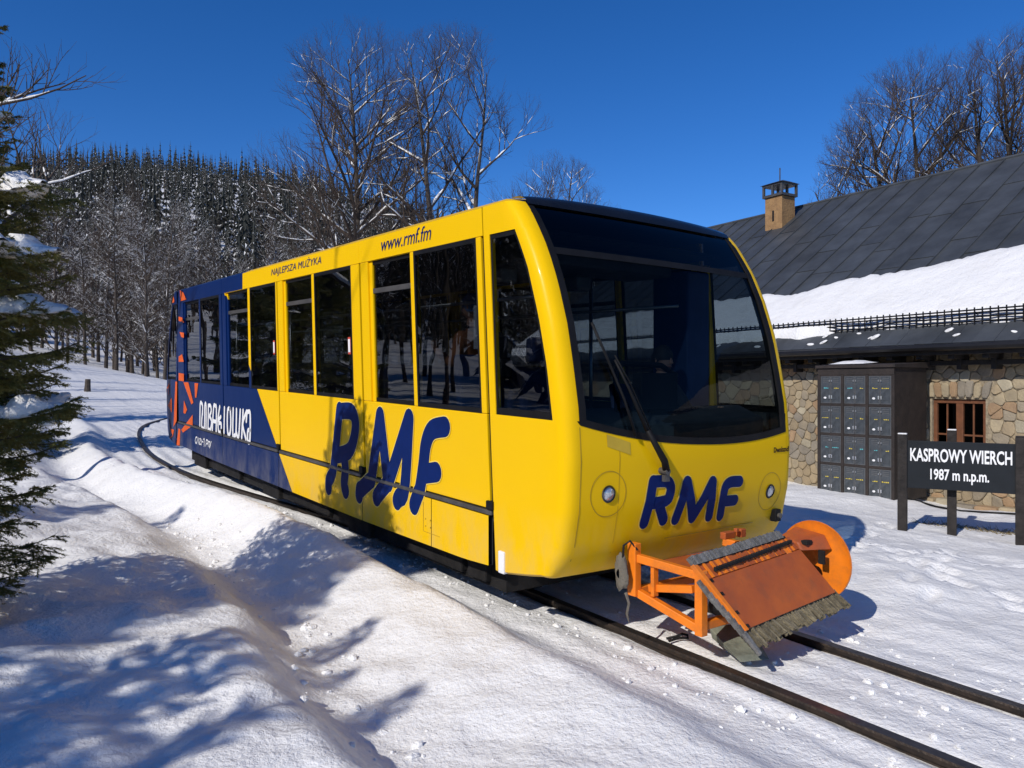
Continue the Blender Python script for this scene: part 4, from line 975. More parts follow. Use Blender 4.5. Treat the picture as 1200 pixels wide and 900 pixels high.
for k in range(12): bnd += [(WV0 + .05, WZ0 + .05 + (WZ1 - WZ0 - .1) * k / 11), (WV1 - .05, WZ0 + .05 + (WZ1 - WZ0 - .1) * k / 11)]
for k in range(11): bnd += [(WV0 - .06 + (WV1 - WV0 + .12) * k / 10, WZ1 + .06), (WV0 - .06 + (WV1 - WV0 + .12) * k / 10, WZ1 + .22)]
cells = voronoi(pts + bnd, (-1.45, 4.75, -.42, 2.47))
cells = [c for c in cells[:len(pts)] if len(c) >= 3]
def prio(c):
    v = np.mean([p[0] for p in c]); return 0 if -.7 < v < 1.75 or 3.0 < v < 4.5 else 1
vis = sorted(cells, key=prio)
for c in vis[:285]:
    stone_geo(MB(), c, 0.0, rng).build("stone", rng.choice(M_ST + M_ST[:3]), wall_o)
rest = MB()
for c in vis[285:]: stone_geo(rest, c, 0.0, rng)
pts2 = scatter(-8.9, -1.55, -.30, 2.40, .21, 4000); c2 = voronoi(pts2, (-9, -1.46, -.42, 2.47))
pts3 = scatter(4.85, 14.4, -.30, 2.40, .24, 4000); c3 = voronoi(pts3, (4.76, 14.5, -.42, 2.47))
for c in c2 + c3:
    if len(c) < 3: continue
    k0 = len(rest.f); stone_geo(rest, c, 0.0, rng); km = rng.randrange(6); rest.m[k0:] = [km] * (len(rest.f) - k0)
tag(rest.build("stonework", M_ST, wall_o), kind='stuff')
# keystones over the window, edge on
n = 8
for k in range(n):
    a0 = WV0 - .05 + (WV1 - WV0 + .1) * k / n; a1 = WV0 - .05 + (WV1 - WV0 + .1) * (k + 1) / n; fan = .10
    m_ = (WV0 + WV1) / 2; q = [(a0, WZ1 + .015), (a1, WZ1 + .015), (a1 + (a1 - m_) * fan * 1.4, WZ1 + .29 + rng.uniform(-.03, .03)), (a0 + (a0 - m_) * fan * 1.4, WZ1 + .29 + rng.uniform(-.03, .03))]
    stone_geo(MB(), q, -.004, rng, .008, .04).build("stone", rng.choice(M_ST), wall_o)
# window
win = MB()
for (a, b, c, d) in ((WV0, WV1, WZ1 - .07, WZ1), (WV0, WV1, WZ0, WZ0 + .09)): win.bbox(.05, .13, a, b, c, d)
for (a, b) in ((WV0, WV0 + .06), (WV1 - .06, WV1), ((WV0 + WV1) / 2 - .055, (WV0 + WV1) / 2 + .055)): win.bbox(.05, .13, a, b, WZ0 + .091, WZ1 - .071)
win_o = win.build("window", M_FRAME, bld, bevel=.006)
for sgn in (0, 1):
    a = WV0 + .061 if sgn == 0 else (WV0 + WV1) / 2 + .056; b = (WV0 + WV1) / 2 - .056 if sgn == 0 else WV1 - .061
    MB().bbox(.09, .095, a, b, WZ0 + .092, WZ1 - .072).build("pane", M_PANE, win_o)
    mb = MB(); mid = (a + b) / 2
    mb.bbox(.072, .088, mid - .012, mid + .012, WZ0 + .092, WZ1 - .072)
    for z in (WZ1 - .58, WZ0 + .40): mb.bbox(.070, .089, a, b, z - .014, z + .014)
    mb.build("glazing_bar", M_FRAME, win_o)
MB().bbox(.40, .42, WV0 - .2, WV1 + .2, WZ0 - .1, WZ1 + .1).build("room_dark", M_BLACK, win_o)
mb = MB(); mb.bbox(-.10, .10, WV0 - .07, WV1 + .07, WZ0 - .08, WZ0 - .002, 0, .012); mb.build("sill", M_ST[4], win_o)
# eaves: soffit, beams, brackets, gutter board
SL = .69; U0 = -.50; Z0 = 2.55; UR = 5.9; ZR = Z0 + SL * (UR - U0)
def rp(u, v, n=0.0):
    k = 1 / math.sqrt(1 + SL * SL); return Vector((u - SL * k * n, v, Z0 + SL * (u - U0) + k * n))
roof_o = MB().hexa([rp(U0 + .1, V0, -.16), rp(UR, V0, -.16), rp(UR, V1, -.16), rp(U0 + .1, V1, -.16), rp(U0 + .1, V0, -.02), rp(UR, V0, -.02), rp(UR, V1, -.02), rp(U0 + .1, V1, -.02)]).build("roof", M_TIMBER, bld)
MB().hexa([(UR, V0, ZR - .16), (2 * UR - U0, V0, Z0 - .16), (2 * UR - U0, V1, Z0 - .16), (UR, V1, ZR - .16), (UR, V0, ZR), (2 * UR - U0, V0, Z0), (2 * UR - U0, V1, Z0), (UR, V1, ZR)]).build("rear_slope", M_ROOF, roof_o)
for v in (V0, V1 - .3):                              # gable walls
    MB().add([(.03, v, -.5), (2 * UR - .03, v, -.5), (2 * UR - .03, v, 2.7), (UR, v, ZR - .2), (.03, v, 2.7), (.03, v + .3, -.5), (2 * UR - .03, v + .3, -.5), (2 * UR - .03, v + .3, 2.7), (UR, v + .3, ZR - .2), (.03, v + .3, 2.7)], [(4, 3, 2, 1, 0), (5, 6, 7, 8, 9), (0, 1, 6, 5), (1, 2, 7, 6), (2, 3, 8, 7), (3, 4, 9, 8), (4, 0, 5, 9)]).build("gable_wall", M_MORTAR, bld)
mb = MB(); mb.bbox(-.52, -.44, V0, V1, 2.36, 2.545); mb.build("gutter_board", M_TIMBER, roof_o, bevel=.008)
mb = MB(); 
a = [(-.56, 2.44), (-.64, 2.42), (-.66, 2.50), (-.58, 2.53)]
mb.tube([(-.60, V0, 2.475), (-.60, V1, 2.475)], .055, 8); mb.build("gutter", mat("gutter_black", (0.015, 0.014, 0.014), .4, .3, var=.3), roof_o)
mb = MB(); mb.bbox(-.20, -.12, V0, V1, 2.20, 2.275); mb.build("wall_plate", M_TIMBER, bld, bevel=.006)
v = -2.0
while v < 8:
    mb = MB(); mb.bbox(-.44, .02, v - .05, v + .05, 2.30, 2.42); mb.build("rafter_tail", M_TIMBER, bld)
    mb = MB(); mb.bbox(-.22, .02, v - .035, v + .035, 2.13, 2.30); mb.build("bracket", M_TIMBER, bld)
    v += .52
MB().bbox(-.44, .03, V0, V1, 2.425, 2.45).build("soffit", M_TIMBER, bld)
# sheet metal roof, sheet by sheet with standing seams
pw = .56; v = V0 + .1; k = 0; rng = random.Random(3)
while v < V1 - .1:
    v1 = min(v + pw, V1); us = [U0 + .42, 1.9 + rng.uniform(-.8, .8), 3.9 + rng.uniform(-.9, .9), UR + .02]
    for a in range(3):
        mb = MB(); lift = .006 + .004 * (2 - a) * 0 + rng.uniform(0, .004)
        mb.hexa([rp(us[a] + (.004 if a else 0), v + .006, -.018), rp(us[a + 1], v + .006, -.018), rp(us[a + 1], v1 - .006, -.018), rp(us[a] + (.004 if a else 0), v1 - .006, -.018), rp(us[a] + (.004 if a else 0), v + .006, lift + (.012 if a else 0)), rp(us[a + 1], v + .006, lift), rp(us[a + 1], v1 - .006, lift), rp(us[a] + (.004 if a else 0), v1 - .006, lift + (.012 if a else 0))])
        mb.build("roof_sheet", M_ROOF, roof_o)
    mb = MB(); mb.hexa([rp(U0 + .42, v1 - .012, 0), rp(UR, v1 - .012, 0), rp(UR, v1 + .012, 0), rp(U0 + .42, v1 + .012, 0), rp(U0 + .42, v1 - .008, .042), rp(UR, v1 - .008, .042), rp(UR, v1 + .008, .042), rp(U0 + .42, v1 + .008, .042)]); mb.build("seam", M_ROOF, roof_o)
    v = v1; k += 1
mb = MB(); mb.tube([(UR, V0, ZR + .02), (UR, V1, ZR + .02)], .045, 8); mb.build("ridge_cap", M_ROOF, roof_o)
v = V0
while v < V1:                                         # row of slates along the eave
    wdt = rng.uniform(.26, .34); mb = MB(); l0 = rng.uniform(.0, .012)
    mb.hexa([rp(U0 - .04, v + .004, -.01), rp(U0 + .44, v + .004, -.01), rp(U0 + .44, v + wdt, -.01), rp(U0 - .04, v + wdt, -.01), rp(U0 - .04, v + .004, .018 + l0), rp(U0 + .44, v + .004, .022), rp(U0 + .44, v + wdt, .026), rp(U0 - .04, v + wdt, .022 + l0)])
    mb.build("slate", M_ROOF, roof_o); v += wdt + .004
# snow guard: rails and pickets
M_IRON = mat("black_iron", (0.012, 0.012, 0.013), .5, .5, var=.3)
guard = MB()
for zz in (.08, .15, .215, .26): guard.tube([rp(-.13, V0, 0) + Vector((0, 0, zz)), rp(-.13, V1, 0) + Vector((0, 0, zz))], .014, 6)
guard = guard.build("snow_guard", M_IRON, roof_o)
pm = MB().bbox(-.007, .007, -.009, .009, 0, .31).mesh("picket", M_IRON)
v = -1.6
while v < 13.6:
    o = bpy.data.objects.new("picket", pm); COL.objects.link(o); o.parent = guard; o.location = rp(-.13, v, 0) + Vector((0, 0, -.01)); v += .118
sm = MB().bar((0, 0, .2), (.26, 0, .20 + SL * .26 - .1), .02, .02).mesh("stay", M_IRON); v = -1.5
while v < 13.6:
    o = bpy.data.objects.new("stay", sm); COL.objects.link(o); o.parent = guard; o.location = rp(-.13, v, 0); v += .94
# chimney
cu, cv = 5.05, 8.42
chs = MB().bbox(cu - .26, cu + .30, cv - .29, cv + .29, 5.7, 7.13, 0, .012).build("chimney", mat("chimney_render", (0.34, 0.20, 0.085), .85, col2=(0.22, 0.125, 0.055), nscale=5, bump=.6, bscale=20), bld)
mb = MB(); mb.bbox(cu - .31, cu + .35, cv - .34, cv + .34, 7.132, 7.20); mb.bbox(cu - .31, cu + .35, cv - .34, cv + .34, 7.44, 7.49)
mb.hexa([(cu - .36, cv - .38, 7.492), (cu + .40, cv - .38, 7.492), (cu + .40, cv + .38, 7.492), (cu - .36, cv + .38, 7.492), (cu - .1, cv - .2, 7.585), (cu + .14, cv - .2, 7.585), (cu + .14, cv + .2, 7.585), (cu - .1, cv + .2, 7.585)])
mb.build("cowl_cap", M_GREY, chs)
for a in (-.28, .32):
    for b in (-.31, -.0, .31):
        mb = MB(); mb.bbox(cu + a - .03, cu + a + .03, cv + b - .03, cv + b + .03, 7.20, 7.44); mb.build("cowl_post", M_GREY, chs)
mb = MB(); mb.tube([(cu + .02, cv, 7.585), (cu + .02, cv, 7.98)], .018, 6); mb.build("lightning_rod", M_GREY, chs)
mb = MB(); mb.bbox(cu - .268, cu - .258, cv - .03, cv + .03, 6.45, 6.75); mb.build("anchor_iron", M_DARK, chs)
# snow lying on the roof
mb = MB(); top = []; rows = []
NV = 320; NU = 16
vs_ = [V0 + .2 + (V1 - V0 - .4) * i / NV for i in range(NV + 1)]
edge = np.interp(vs_, [-9, -4, 0, .72, 1.39, 2.22, 2.83, 3.77, 4.47, 5.08, 5.84, 8, 11, 14.5], [2.6, 2.4, 2.15, 2.08, 1.99, 1.78, 1.67, 1.66, 1.46, 1.32, 1.5, 1.45, 1.35, 1.3])
edge = edge + .08 * fbm(np.array(vs_) * 2.0, np.zeros(NV + 1), 50) + .10 * np.abs(fbm(np.array(vs_) * 3.4, np.zeros(NV + 1), 51)) + .04 * fbm(np.array(vs_) * 9, np.zeros(NV + 1), 55) - .03
for j in range(NU + 1):
    row = []
    for i, v in enumerate(vs_):
        lo = -.06 + .03 * math.sin(v * 3.1) + .12 * float(fbm(v * 1.7, 3.3, 52)) - .18 * float(sst(2.2, 4.2, v)); q = j / NU; u = lo + (edge[i] - lo) * q
        th = .16 * (1 - abs(2 * q - 1) ** 7) ** .5 + .03 * float(fbm(u * 1.3, v * 1.1, 53)) * math.sin(math.pi * q) + .02
        th *= (1.0 - .45 * q)
        if j in (0, NU): th = -.005
        row.append(rp(u, v, max(-.005, th) + .012))
    rows.append(row)
mb.grid(rows)
sn = mb.build("roof_snow", M_SNOW2, None, smooth=True)
sn.location = bld.location; sn.rotation_euler = bld.rotation_euler
tag(sn, "thick white sheet of snow lying on the lower half of the dark roof", "snow")
rng = random.Random(9)
for i in range(18):
    v = rng.uniform(-1.5, 6.2); u = rng.uniform(-.42, -.14); r = rng.uniform(.025, .075); c = rp(u, v, .03)
    mb = MB(); mb.ball((0, 0, 0), r, 9, 6, 0, (.9, rng.uniform(1, 2.2), .42)); o = mb.build("snow_clump", M_SNOW2, None, smooth=True)
    loc = Vector(bld.location) + eu * c.x + ev * c.y + Vector((0, 0, c.z)); o.location = loc; o.rotation_euler = (rng.uniform(-.4, .4), -.6, BROT)
    tag(o, "small lump of snow left on the slates at the eave", "snow clump", "snow lumps along the eave")
# flat stones along the foot of the wall, and a black hose lying in front of it
v = -1.2
while v < 1.75:
    l_ = rng.uniform(.22, .40); mb = MB(); z1 = rng.uniform(-.02, .05); mb.bbox(-.16 - rng.uniform(0, .08), .02, v, v + l_ - .012, -.5, z1, 0, .02); mb.build("plinth_stone", rng.choice(M_ST), bld); v += l_
mb = MB(); hp = [(12.1 + .3 * math.sin(k * .9), 7.2 - .42 * k) for k in range(10)]
mb.tube([(x, y, gz(x, y) + .012) for x, y in hp], .014, 7); tag(mb.build("hose", M_BLACK, None, smooth=True), "thin black hose lying in the snow before the lockers and stone wall", "hose")
# snow slid onto the locker roof and shaded slab by the eave
mb = MB(); rows = []
for j in range(9):
    rows.append([Vector((12.1 + .5 * j / 8, 6.75 + .6 * i / 12, 2.235 + .03 * (j / 8) + (.045 * math.sin(math.pi * j / 8) ** .5 * math.sin(math.pi * i / 12) ** .5 * (1 + .4 * float(fbm(j * .5, i * .6, 60))) if 0 < j < 8 and 0 < i < 12 else 0))) for i in range(13)])
mb.grid(rows, flip=True); tag(mb.build("snow_patch", M_SNOW2, None, smooth=True), "flat cake of snow on top of the brown locker cabinet", "snow")

# ------------------------------------------------------------------ bare trees
def perp(d, rng):
    a = Vector((rng.gauss(0, 1), rng.gauss(0, 1), rng.gauss(0, 1))); a = a - d * a.dot(d)
    return a.normalized() if a.length > 1e-4 else Vector((1, 0, 0))
class Tree:
    def __init__(s, seed): s.rng = random.Random(seed); s.br = []
    def grow(s, p, d, L, r, lvl, cfg):
        rng = s.rng; n = (7, 6, 5, 4, 3)[lvl] if L > .3 else 3
        pts = [p.copy()]; rad = [r]; q = p.copy(); dd = d.copy(); step = L / (n - 1); upk = cfg['up'][lvl]; wob = cfg['wob'][lvl]
        end = cfg['end'][lvl]
        for i in range(1, n):
            dd = (dd + perp(dd, rng) * wob + Vector((0, 0, upk))).normalized(); q = q + dd * step
            pts.append(q.copy()); rad.append(r * (1 - (1 - end) * i / (n - 1)))
        s.br.append((lvl, pts, rad))
        if lvl >= cfg['levels']: return
        nc = cfg['n'][lvl]; nc = max(1, int(nc * (0.75 + .5 * rng.random()) * min(1.3, .45 + .55 * L / cfg['len'][lvl])))
        for k in range(nc):
            t = cfg['t0'][lvl] + (1 - cfg['t0'][lvl]) * ((k + rng.random() * .9) / nc); t = min(t, .985)
            f = t * (n - 1); i = min(int(f), n - 2); f -= i
            c = pts[i].lerp(pts[i + 1], f); bd = (pts[i + 1] - pts[i]).normalized(); rr = rad[i] + (rad[i + 1] - rad[i]) * f
            ang = R_(cfg['ang'][lvl] + rng.uniform(-12, 12)); side = perp(bd, rng)
            if lvl > 0 and side.z < 0 and rng.random() < .55: side = -side
            nd = (bd * math.cos(ang) + side * math.sin(ang)).normalized()
            nl = cfg['len'][lvl + 1] * (1 - cfg['taper'] * t * (1 if lvl == 0 else .6)) * rng.uniform(.65, 1.2)
            if cfg.get('env'):                         # keep the crown inside a rounded envelope
                rx, zc, rz = cfg['env']
                ex_ = Vector((c.x / rx, c.y / rx, (c.z - zc) / rz)); ed = Vector((nd.x / rx, nd.y / rx, (nd.z + .25) / rz))
                A_ = ed.dot(ed); B_ = ex_.dot(ed); C_ = ex_.dot(ex_) - 1; D_ = B_ * B_ - A_ * C_
                reach = (-B_ + math.sqrt(D_)) / A_ if D_ > 0 else .15
                if lvl == 0: nl = max(.5, reach * rng.uniform(.82, 1.02))
                else: nl = max(.18, min(nl * 1.1, reach * rng.uniform(.9, 1.25)))
            s.grow(c, nd, nl, min(rr * .72, cfg['rad'][lvl + 1] * rng.uniform(.75, 1.2)), lvl + 1, cfg)
    def bark(s, sides=(9, 6, 4, 3, 3)):
        V = []; F = []
        for lvl, pts, rad in s.br:
            n = sides[lvl]; b = len(V); N = len(pts); ref = Vector((.31, .9, .2))
            for i, p in enumerate(pts):
                d = (pts[min(i + 1, N - 1)] - pts[max(i - 1, 0)]).normalized(); x = d.cross(ref)
                if x.length < .05: x = d.cross(Vector((0, 0, 1)))
                x.normalize(); y = d.cross(x)
                for k in range(n):
                    a = 6.28318 * k / n; V.append(p + (x * math.cos(a) + y * math.sin(a)) * rad[i])
            for i in range(N - 1):
                for k in range(n): F.append((b + i * n + k, b + i * n + (k + 1) % n, b + (i + 1) * n + (k + 1) % n, b + (i + 1) * n + k))
        return np.array([tuple(v) for v in V]), np.array(F)
    def snow(s, maxlvl=3, keep=.6, fat=1.0, minr=.006):
        V = []; F = []; rng = s.rng
        for lvl, pts, rad in s.br:
            if lvl > maxlvl: continue
            # resample, then lay lumps on the upper side of the flatter stretches
            P2 = []; R2 = []
            for i in range(len(pts) - 1):
                m = 3 if lvl < 3 else 2
                for k in range(m): f = k / m; P2.append(pts[i].lerp(pts[i + 1], f)); R2.append(rad[i] + (rad[i + 1] - rad[i]) * f)
            P2.append(pts[-1]); R2.append(rad[-1]); run = []
            def flush(run):
                if len(run) < 2: return
                b = len(V); N = len(run)
                for i, (p, r) in enumerate(run):
                    d = (run[min(i + 1, N - 1)][0] - run[max(i - 1, 0)][0]).normalized(); x = d.cross(Vector((0, 0, 1)))
                    if x.length < .02: x = Vector((1, 0, 0))
                    x.normalize(); u = x.cross(d).normalized(); e = (.35 if i in (0, N - 1) else 1) * rng.uniform(.75, 1.25)
                    r2 = (r * .9 + minr) * fat * e; c = p + u * r * .55
                    V.extend([c + x * r2, c + u * r2 * 1.15 + x * r2 * .2, c - x * r2, c - u * r2 * .5])
                for i in range(N - 1):
                    for k in range(4): F.append((b + i * 4 + k, b + i * 4 + (k + 1) % 4, b + (i + 1) * 4 + (k + 1) % 4, b + (i + 1) * 4 + k))
            for i in range(int((len(P2) - 1) * (1.0 if lvl == 0 else .74))):
                d = (P2[i + 1] - P2[i]).normalized(); flat = 1 - abs(d.z)
                pr = keep * (1.25 if flat > .35 else (.65 if flat > .12 else .22))
                if rng.random() < pr:
                    if not run: run.append((P2[i], R2[i]))
                    run.append((P2[i + 1], R2[i + 1]))
                    if rng.random() < .38: flush(run); run = []
                else: flush(run); run = []
            flush(run)
        return np.array([tuple(v) for v in V]), np.array(F)
CFG = dict(levels=4, n=(20, 11, 9, 7), t0=(.24, .18, .18, .12), ang=(50, 40, 38, 36), len=(9, 6.4, 2.6, 1.1, .46), rad=(.2, .075, .028, .0135, .0088), taper=.72,
           up=(.03, .055, .05, .04, .02), wob=(.045, .11, .15, .18, .2), end=(.07, .13, .25, .4, .5))
def cfg(**k): c = dict(CFG); c.update(k); return c
def bare_tree(seed, x, y, H, r, label, cf, stems=((0, 0, 1, 1.0),), z=None, keep=.6, fat=1.0, group=None, snowlvl=2, twigscale=1.0):
    z = gz(x, y) - .1 if z is None else z
    root = thing("bare_tree", (x, y, z), label, "tree", group)
    T = Tree(seed)
    for (dx, dy, dz, f) in stems:
        c2 = dict(cf); k = H * f / 14.0
        c2['len'] = tuple(q * k for q in (13.2,) + cf['len'][1:]); c2['rad'] = tuple(q * (k if i < 3 else twigscale) for i, q in enumerate(cf['rad']))
        T.grow(Vector((0, 0, 0)), Vector((dx, dy, dz)).normalized(), H * f * .93, r * (f ** .5), 0, c2)
    tr = Tree(0); tr.br = [b for b in T.br if b[0] == 0]; V, F = tr.bark(); link("trunk", np_mesh("trunk", V, F, [M_BARK], smooth=True), root)
    tr.br = [b for b in T.br if b[0] > 0]; V, F = tr.bark(); tag(link("crown", np_mesh("crown", V, F, [M_TWIG]), root))
    V, F = T.snow(snowlvl, keep, fat)
    if len(V): tag(link("branch_snow", np_mesh("branch_snow", V, F, [M_SNOW2], smooth=True), root), kind='stuff')
    return root, T
bare_tree(21, 15.6, 33.2, 17.6, .27, "tall bare tree with one trunk rising behind the roof of the yellow car", cfg(n=(24, 11, 9, 7), env=(5.2, 10.4, 7.6)), twigscale=1.15, keep=.85, fat=1.25)
bare_tree(34, 19.0, 30.0, 17.4, .24, "bare tree of two trunks with snowy limbs above the windscreen of the car", cfg(n=(18, 10, 9, 7), env=(5.0, 10.2, 7.5)), stems=((-.10, .06, 1, 1.0), (.07, -.05, 1, 1.0)), twigscale=1.15, keep=.85, fat=1.25)
bare_tree(47, 21.0, 26.7, 11.6, .17, "smaller bare tree leaning right with snow covered boughs above the windscreen top", cfg(n=(13, 11, 9, 7), up=(.0, .05, .05, .04, .03), ang=(52, 42, 40, 38), env=(3.9, 7.2, 4.3)), stems=((.12, -.14, 1, 1.0), (.34, -.40, 1, .86)), keep=.85, fat=1.35, twigscale=1.15)
bare_tree(58, 24.7, 11.6, 11.0, .22, "spreading bare tree with forked leaning limbs behind the dark roof", cfg(n=(17, 11, 9, 7), t0=(.30, .2, .18, .12), env=(3.5, 7.0, 4.8)), stems=((.02, .0, 1, 1.0), (-.16, .2, 1, .95), (-.26, .32, .95, .8)), z=.6, twigscale=1.1, keep=.7, fat=1.0)
bare_tree(63, 26.8, 10.0, 11.9, .26, "dense bare tree with several dark trunks at the right edge behind the roof", cfg(n=(17, 11, 9, 7), env=(3.8, 7.4, 5.0)), stems=((.05, -.05, 1, 1.0), (-.14, .12, 1, .93), (.2, -.25, 1, .9)), z=.6, twigscale=1.1, keep=.6, fat=1.0)
bare_tree(71, 0.0, 13.6, 12.0, .16, "bare tree at the left edge with long snow lined branches reaching over", cfg(n=(15, 9, 8, 6), ang=(62, 42, 40, 38), up=(.02, .05, .06, .05, .03), len=(9, 6.0, 2.3, 1.0, .5)), keep=.85, fat=1.25)
# beyond the left edge of the frame: slim tree whose trunk throws a shadow on the car
bare_tree(77, -6.2, 5.3, 12.0, .085, "slim bare tree standing left of the track outside the picture", cfg(n=(4, 3, 3, 2), t0=(.75, .3, .2, .2)), keep=.3)

# slim trees at the foot of the hill
def at_px(px, D):                                     # ground point in a given direction and distance
    u = (px - 600) / 900; x = D * (.592 + .806 * u); y = D * (.806 - .592 * u); return x, y
slim = []
for sd in (5, 6, 8):
    T = Tree(100 + sd); c2 = cfg(levels=3, n=(34, 9, 7), len=(13, 3.4, 1.6, .8), rad=(.13, .045, .022, .012), ang=(52, 42, 40), t0=(.07, .2, .15), wob=(.04, .13, .18, .2))
    T.grow(Vector((0, 0, 0)), Vector((.02, 0, 1)), 13, .15, 0, c2)
    V, F = T.bark((6, 4, 3, 3)); tk = Tree(0); tk.br = [b for b in T.br if b[0] == 0]; tV, tF = tk.bark((7,) * 5); tk.br = [b for b in T.br if b[0] > 0]; cV, cF = tk.bark((6, 4, 3, 3)); sV, sF = T.snow(3, .42, .95, .006)
    slim.append((np_mesh("trunk", tV, tF, [M_BARK]), np_mesh("crown", cV, cF, [M_TWIG]), np_mesh("branch_snow", sV, sF, [M_SNOW2])))
rng = random.Random(5)
def put_slim(x, y, k, s, label, group, parts=True):
    root = thing("bare_tree", (x, y, gz(x, y) - .15), label, "tree", group, rng.uniform(0, 6.3))
    for nm, me in zip(("trunk", "crown", "branch_snow"), slim[k]):
        o = bpy.data.objects.new(nm, me); COL.objects.link(o); o.parent = root; o.scale = (s, s, s * rng.uniform(.9, 1.12))
        if nm == "branch_snow": o['kind'] = 'stuff'
    return root
for i, (px, D) in enumerate(((66, 62), (84, 66), (101, 60), (118, 70), (133, 64), (146, 72), (158, 62), (169, 68), (178, 60), (187, 66), (196, 63), (208, 72), (222, 66), (240, 70), (262, 66), (285, 72), (305, 68), (330, 74), (350, 66), (372, 72), (40, 66), (18, 70), (75, 74), (92, 75), (111, 73), (126, 61), (152, 66), (164, 74), (183, 73), (191, 58), (203, 68), (215, 61), (231, 74), (252, 62), (274, 75), (296, 61), (52, 72), (140, 58), (172, 56), (320, 62), (396, 68), (420, 72))):
    x, y = at_px(px + rng.uniform(-4, 4), D); put_slim(x, y, i % 3, rng.uniform(.8, 1.12), "slim bare tree with snowy twigs at the foot of the wooded hill", "bare trees at the foot of the hill")

# ------------------------------------------------------------------ the wood on the hill
def spruce_far_geo(seed, H=15.0, nw=13):
    r = np.random.default_rng(seed); V = []; F = []; M = []
    def quad(a, b, c, d, m): k = len(V); V.extend([a, b, c, d]); F.append((k, k + 1, k + 2, k + 3)); M.append(m)
    for i in range(nw):
        q = i / (nw - 1); z = H * (.08 + .90 * q); L = (H * .145) * (1 - q) ** .8 + .06; nb = int(9 - 4 * q)
        for k in range(nb):
            a = 6.283 * (k + r.random()) / nb; l = L * r.uniform(.65, 1.2); dr = l * r.uniform(.5, 1.05); w_ = l * r.uniform(.18, .30) + .08 * (1 - q) + .01
            dx, dy = math.cos(a), math.sin(a); px_, py_ = -dy, dx; z0 = z + r.uniform(-.3, .3)
            base = np.array((dx * .1, dy * .1, z0)); mid = np.array((dx * l * .6, dy * l * .6, z0 - dr * .35)); tip = np.array((dx * l, dy * l, z0 - dr)); sd_v = np.array((px_, py_, 0))
            hang = np.array((0, 0, -w_ * .8))
            quad(base, mid + sd_v * w_ + hang * .5, tip, mid - sd_v * w_ + hang * .5, 0)
            quad(base + (0, 0, -.1), mid + hang * 1.8 + sd_v * .06, tip + hang * .6, mid + sd_v * -.06, 0)
            if r.random() < .62:
                up = np.array((0, 0, .05)); s_ = r.uniform(.20, .42); e = r.uniform(.6, .98); sft = sd_v * w_ * r.uniform(-.3, .3)
                quad(base * .4 + mid * .6 + up, mid + sd_v * w_ * s_ + up + hang * .2 + sft, base + (tip - base) * e + up, mid - sd_v * w_ * s_ + up + hang * .2 + sft, 1)
    for (z0, z1, r0, r1) in ((0, H * .55, .16, .12), (H * .50, H, H * .026, .015)):        # trunk, then the close-set leader
        for j in range(4):
            a0, a1 = 1.5708 * j, 1.5708 * (j + 1); quad((r0 * math.cos(a0), r0 * math.sin(a0), z0), (r0 * math.cos(a1), r0 * math.sin(a1), z0), (r1 * math.cos(a1), r1 * math.sin(a1), z1), (r1 * math.cos(a0), r1 * math.sin(a0), z1), 0)
    return np.array([tuple(v) for v in V]), np.array(F), np.array(M)
def np_mesh_mixed(name, V, F, mats, mi):
    me = bpy.data.meshes.new(name); me.from_pydata([tuple(v) for v in V], [], [tuple(dict.fromkeys(f)) for f in F.tolist()])
    for q in mats: me.materials.append(q)
    me.polygons.foreach_set("material_index", mi.astype(np.int32)); me.update(); return me
SPR = [spruce_far_geo(s, H, n) for s, H, n in ((1, 15, 13), (2, 16.5, 14), (3, 13, 12), (4, 15, 13), (15, 11.5, 11))]
SPL = [spruce_far_geo(s, H, n) for s, H, n in ((5, 15, 8), (6, 17, 8), (7, 12.5, 7), (8, 15, 7))]
SPM = [np_mesh_mixed("spruce_tree", V, F, [M_SPRUCE, M_SNOW2], M) for V, F, M in SPR]
def hillbare_geo(seed, nn=(17, 9), sides=(3, 3, 3)):
    T = Tree(seed); c2 = cfg(levels=2, n=nn, len=(11, 3.4, 1.7), rad=(.14, .05, .026), ang=(46, 44), t0=(.22, .15), wob=(.05, .15, .2), up=(.02, .10, .05))
    T.grow(Vector((0, 0, 0)), Vector((.02, .01, 1)), 11, .16, 0, c2)
    V, F = T.bark((3, 3, 3)); sV, sF = T.snow(2, .30, .85, .012)
    return np.concatenate([V, sV]), np.concatenate([F, sF + len(V)]), np.concatenate([np.zeros(len(F), int), np.ones(len(sF), int)])
HB = [hillbare_geo(s) for s in (201, 202, 203)]
HBL = [hillbare_geo(s, (11, 5), (3, 3, 3)) for s in (211, 212)]
HBM = [np_mesh("bare_tree", V, F, [M_TWIG, M_SNOW2], M) for V, F, M in HB]
nrng = np.random.default_rng(12)
spots = []
for _ in range(22000):
    px = nrng.uniform(-330, 800); D = 74 + 400 * nrng.random() ** .68
    x, y = at_px(px, D)
    if _ > 18500:                                      # the wood goes on round to the left of the track
        aa = nrng.uniform(-2.3, -.07); rr = 26 + 130 * nrng.random() ** .9; x, y = rr * math.sin(aa), rr * math.cos(aa); px = -999
        if x > -22 and y < 24: continue
    spots.append((px, math.hypot(x, y), x, y))
kept = []; cell = {}
for px, D, x, y in spots:
    if px > -900 and y < 8: continue
    dm = 2.5 + 2.2 * min(1, D / 300); key = (int(x // 4), int(y // 4)); ok = True
    for a in (-1, 0, 1):
        for b in (-1, 0, 1):
            for (qx, qy) in cell.get((key[0] + a, key[1] + b), ()):
                if (qx - x) ** 2 + (qy - y) ** 2 < dm * dm: ok = False
    if ok: cell.setdefault(key, []).append((x, y)); kept.append((px, D, x, y))
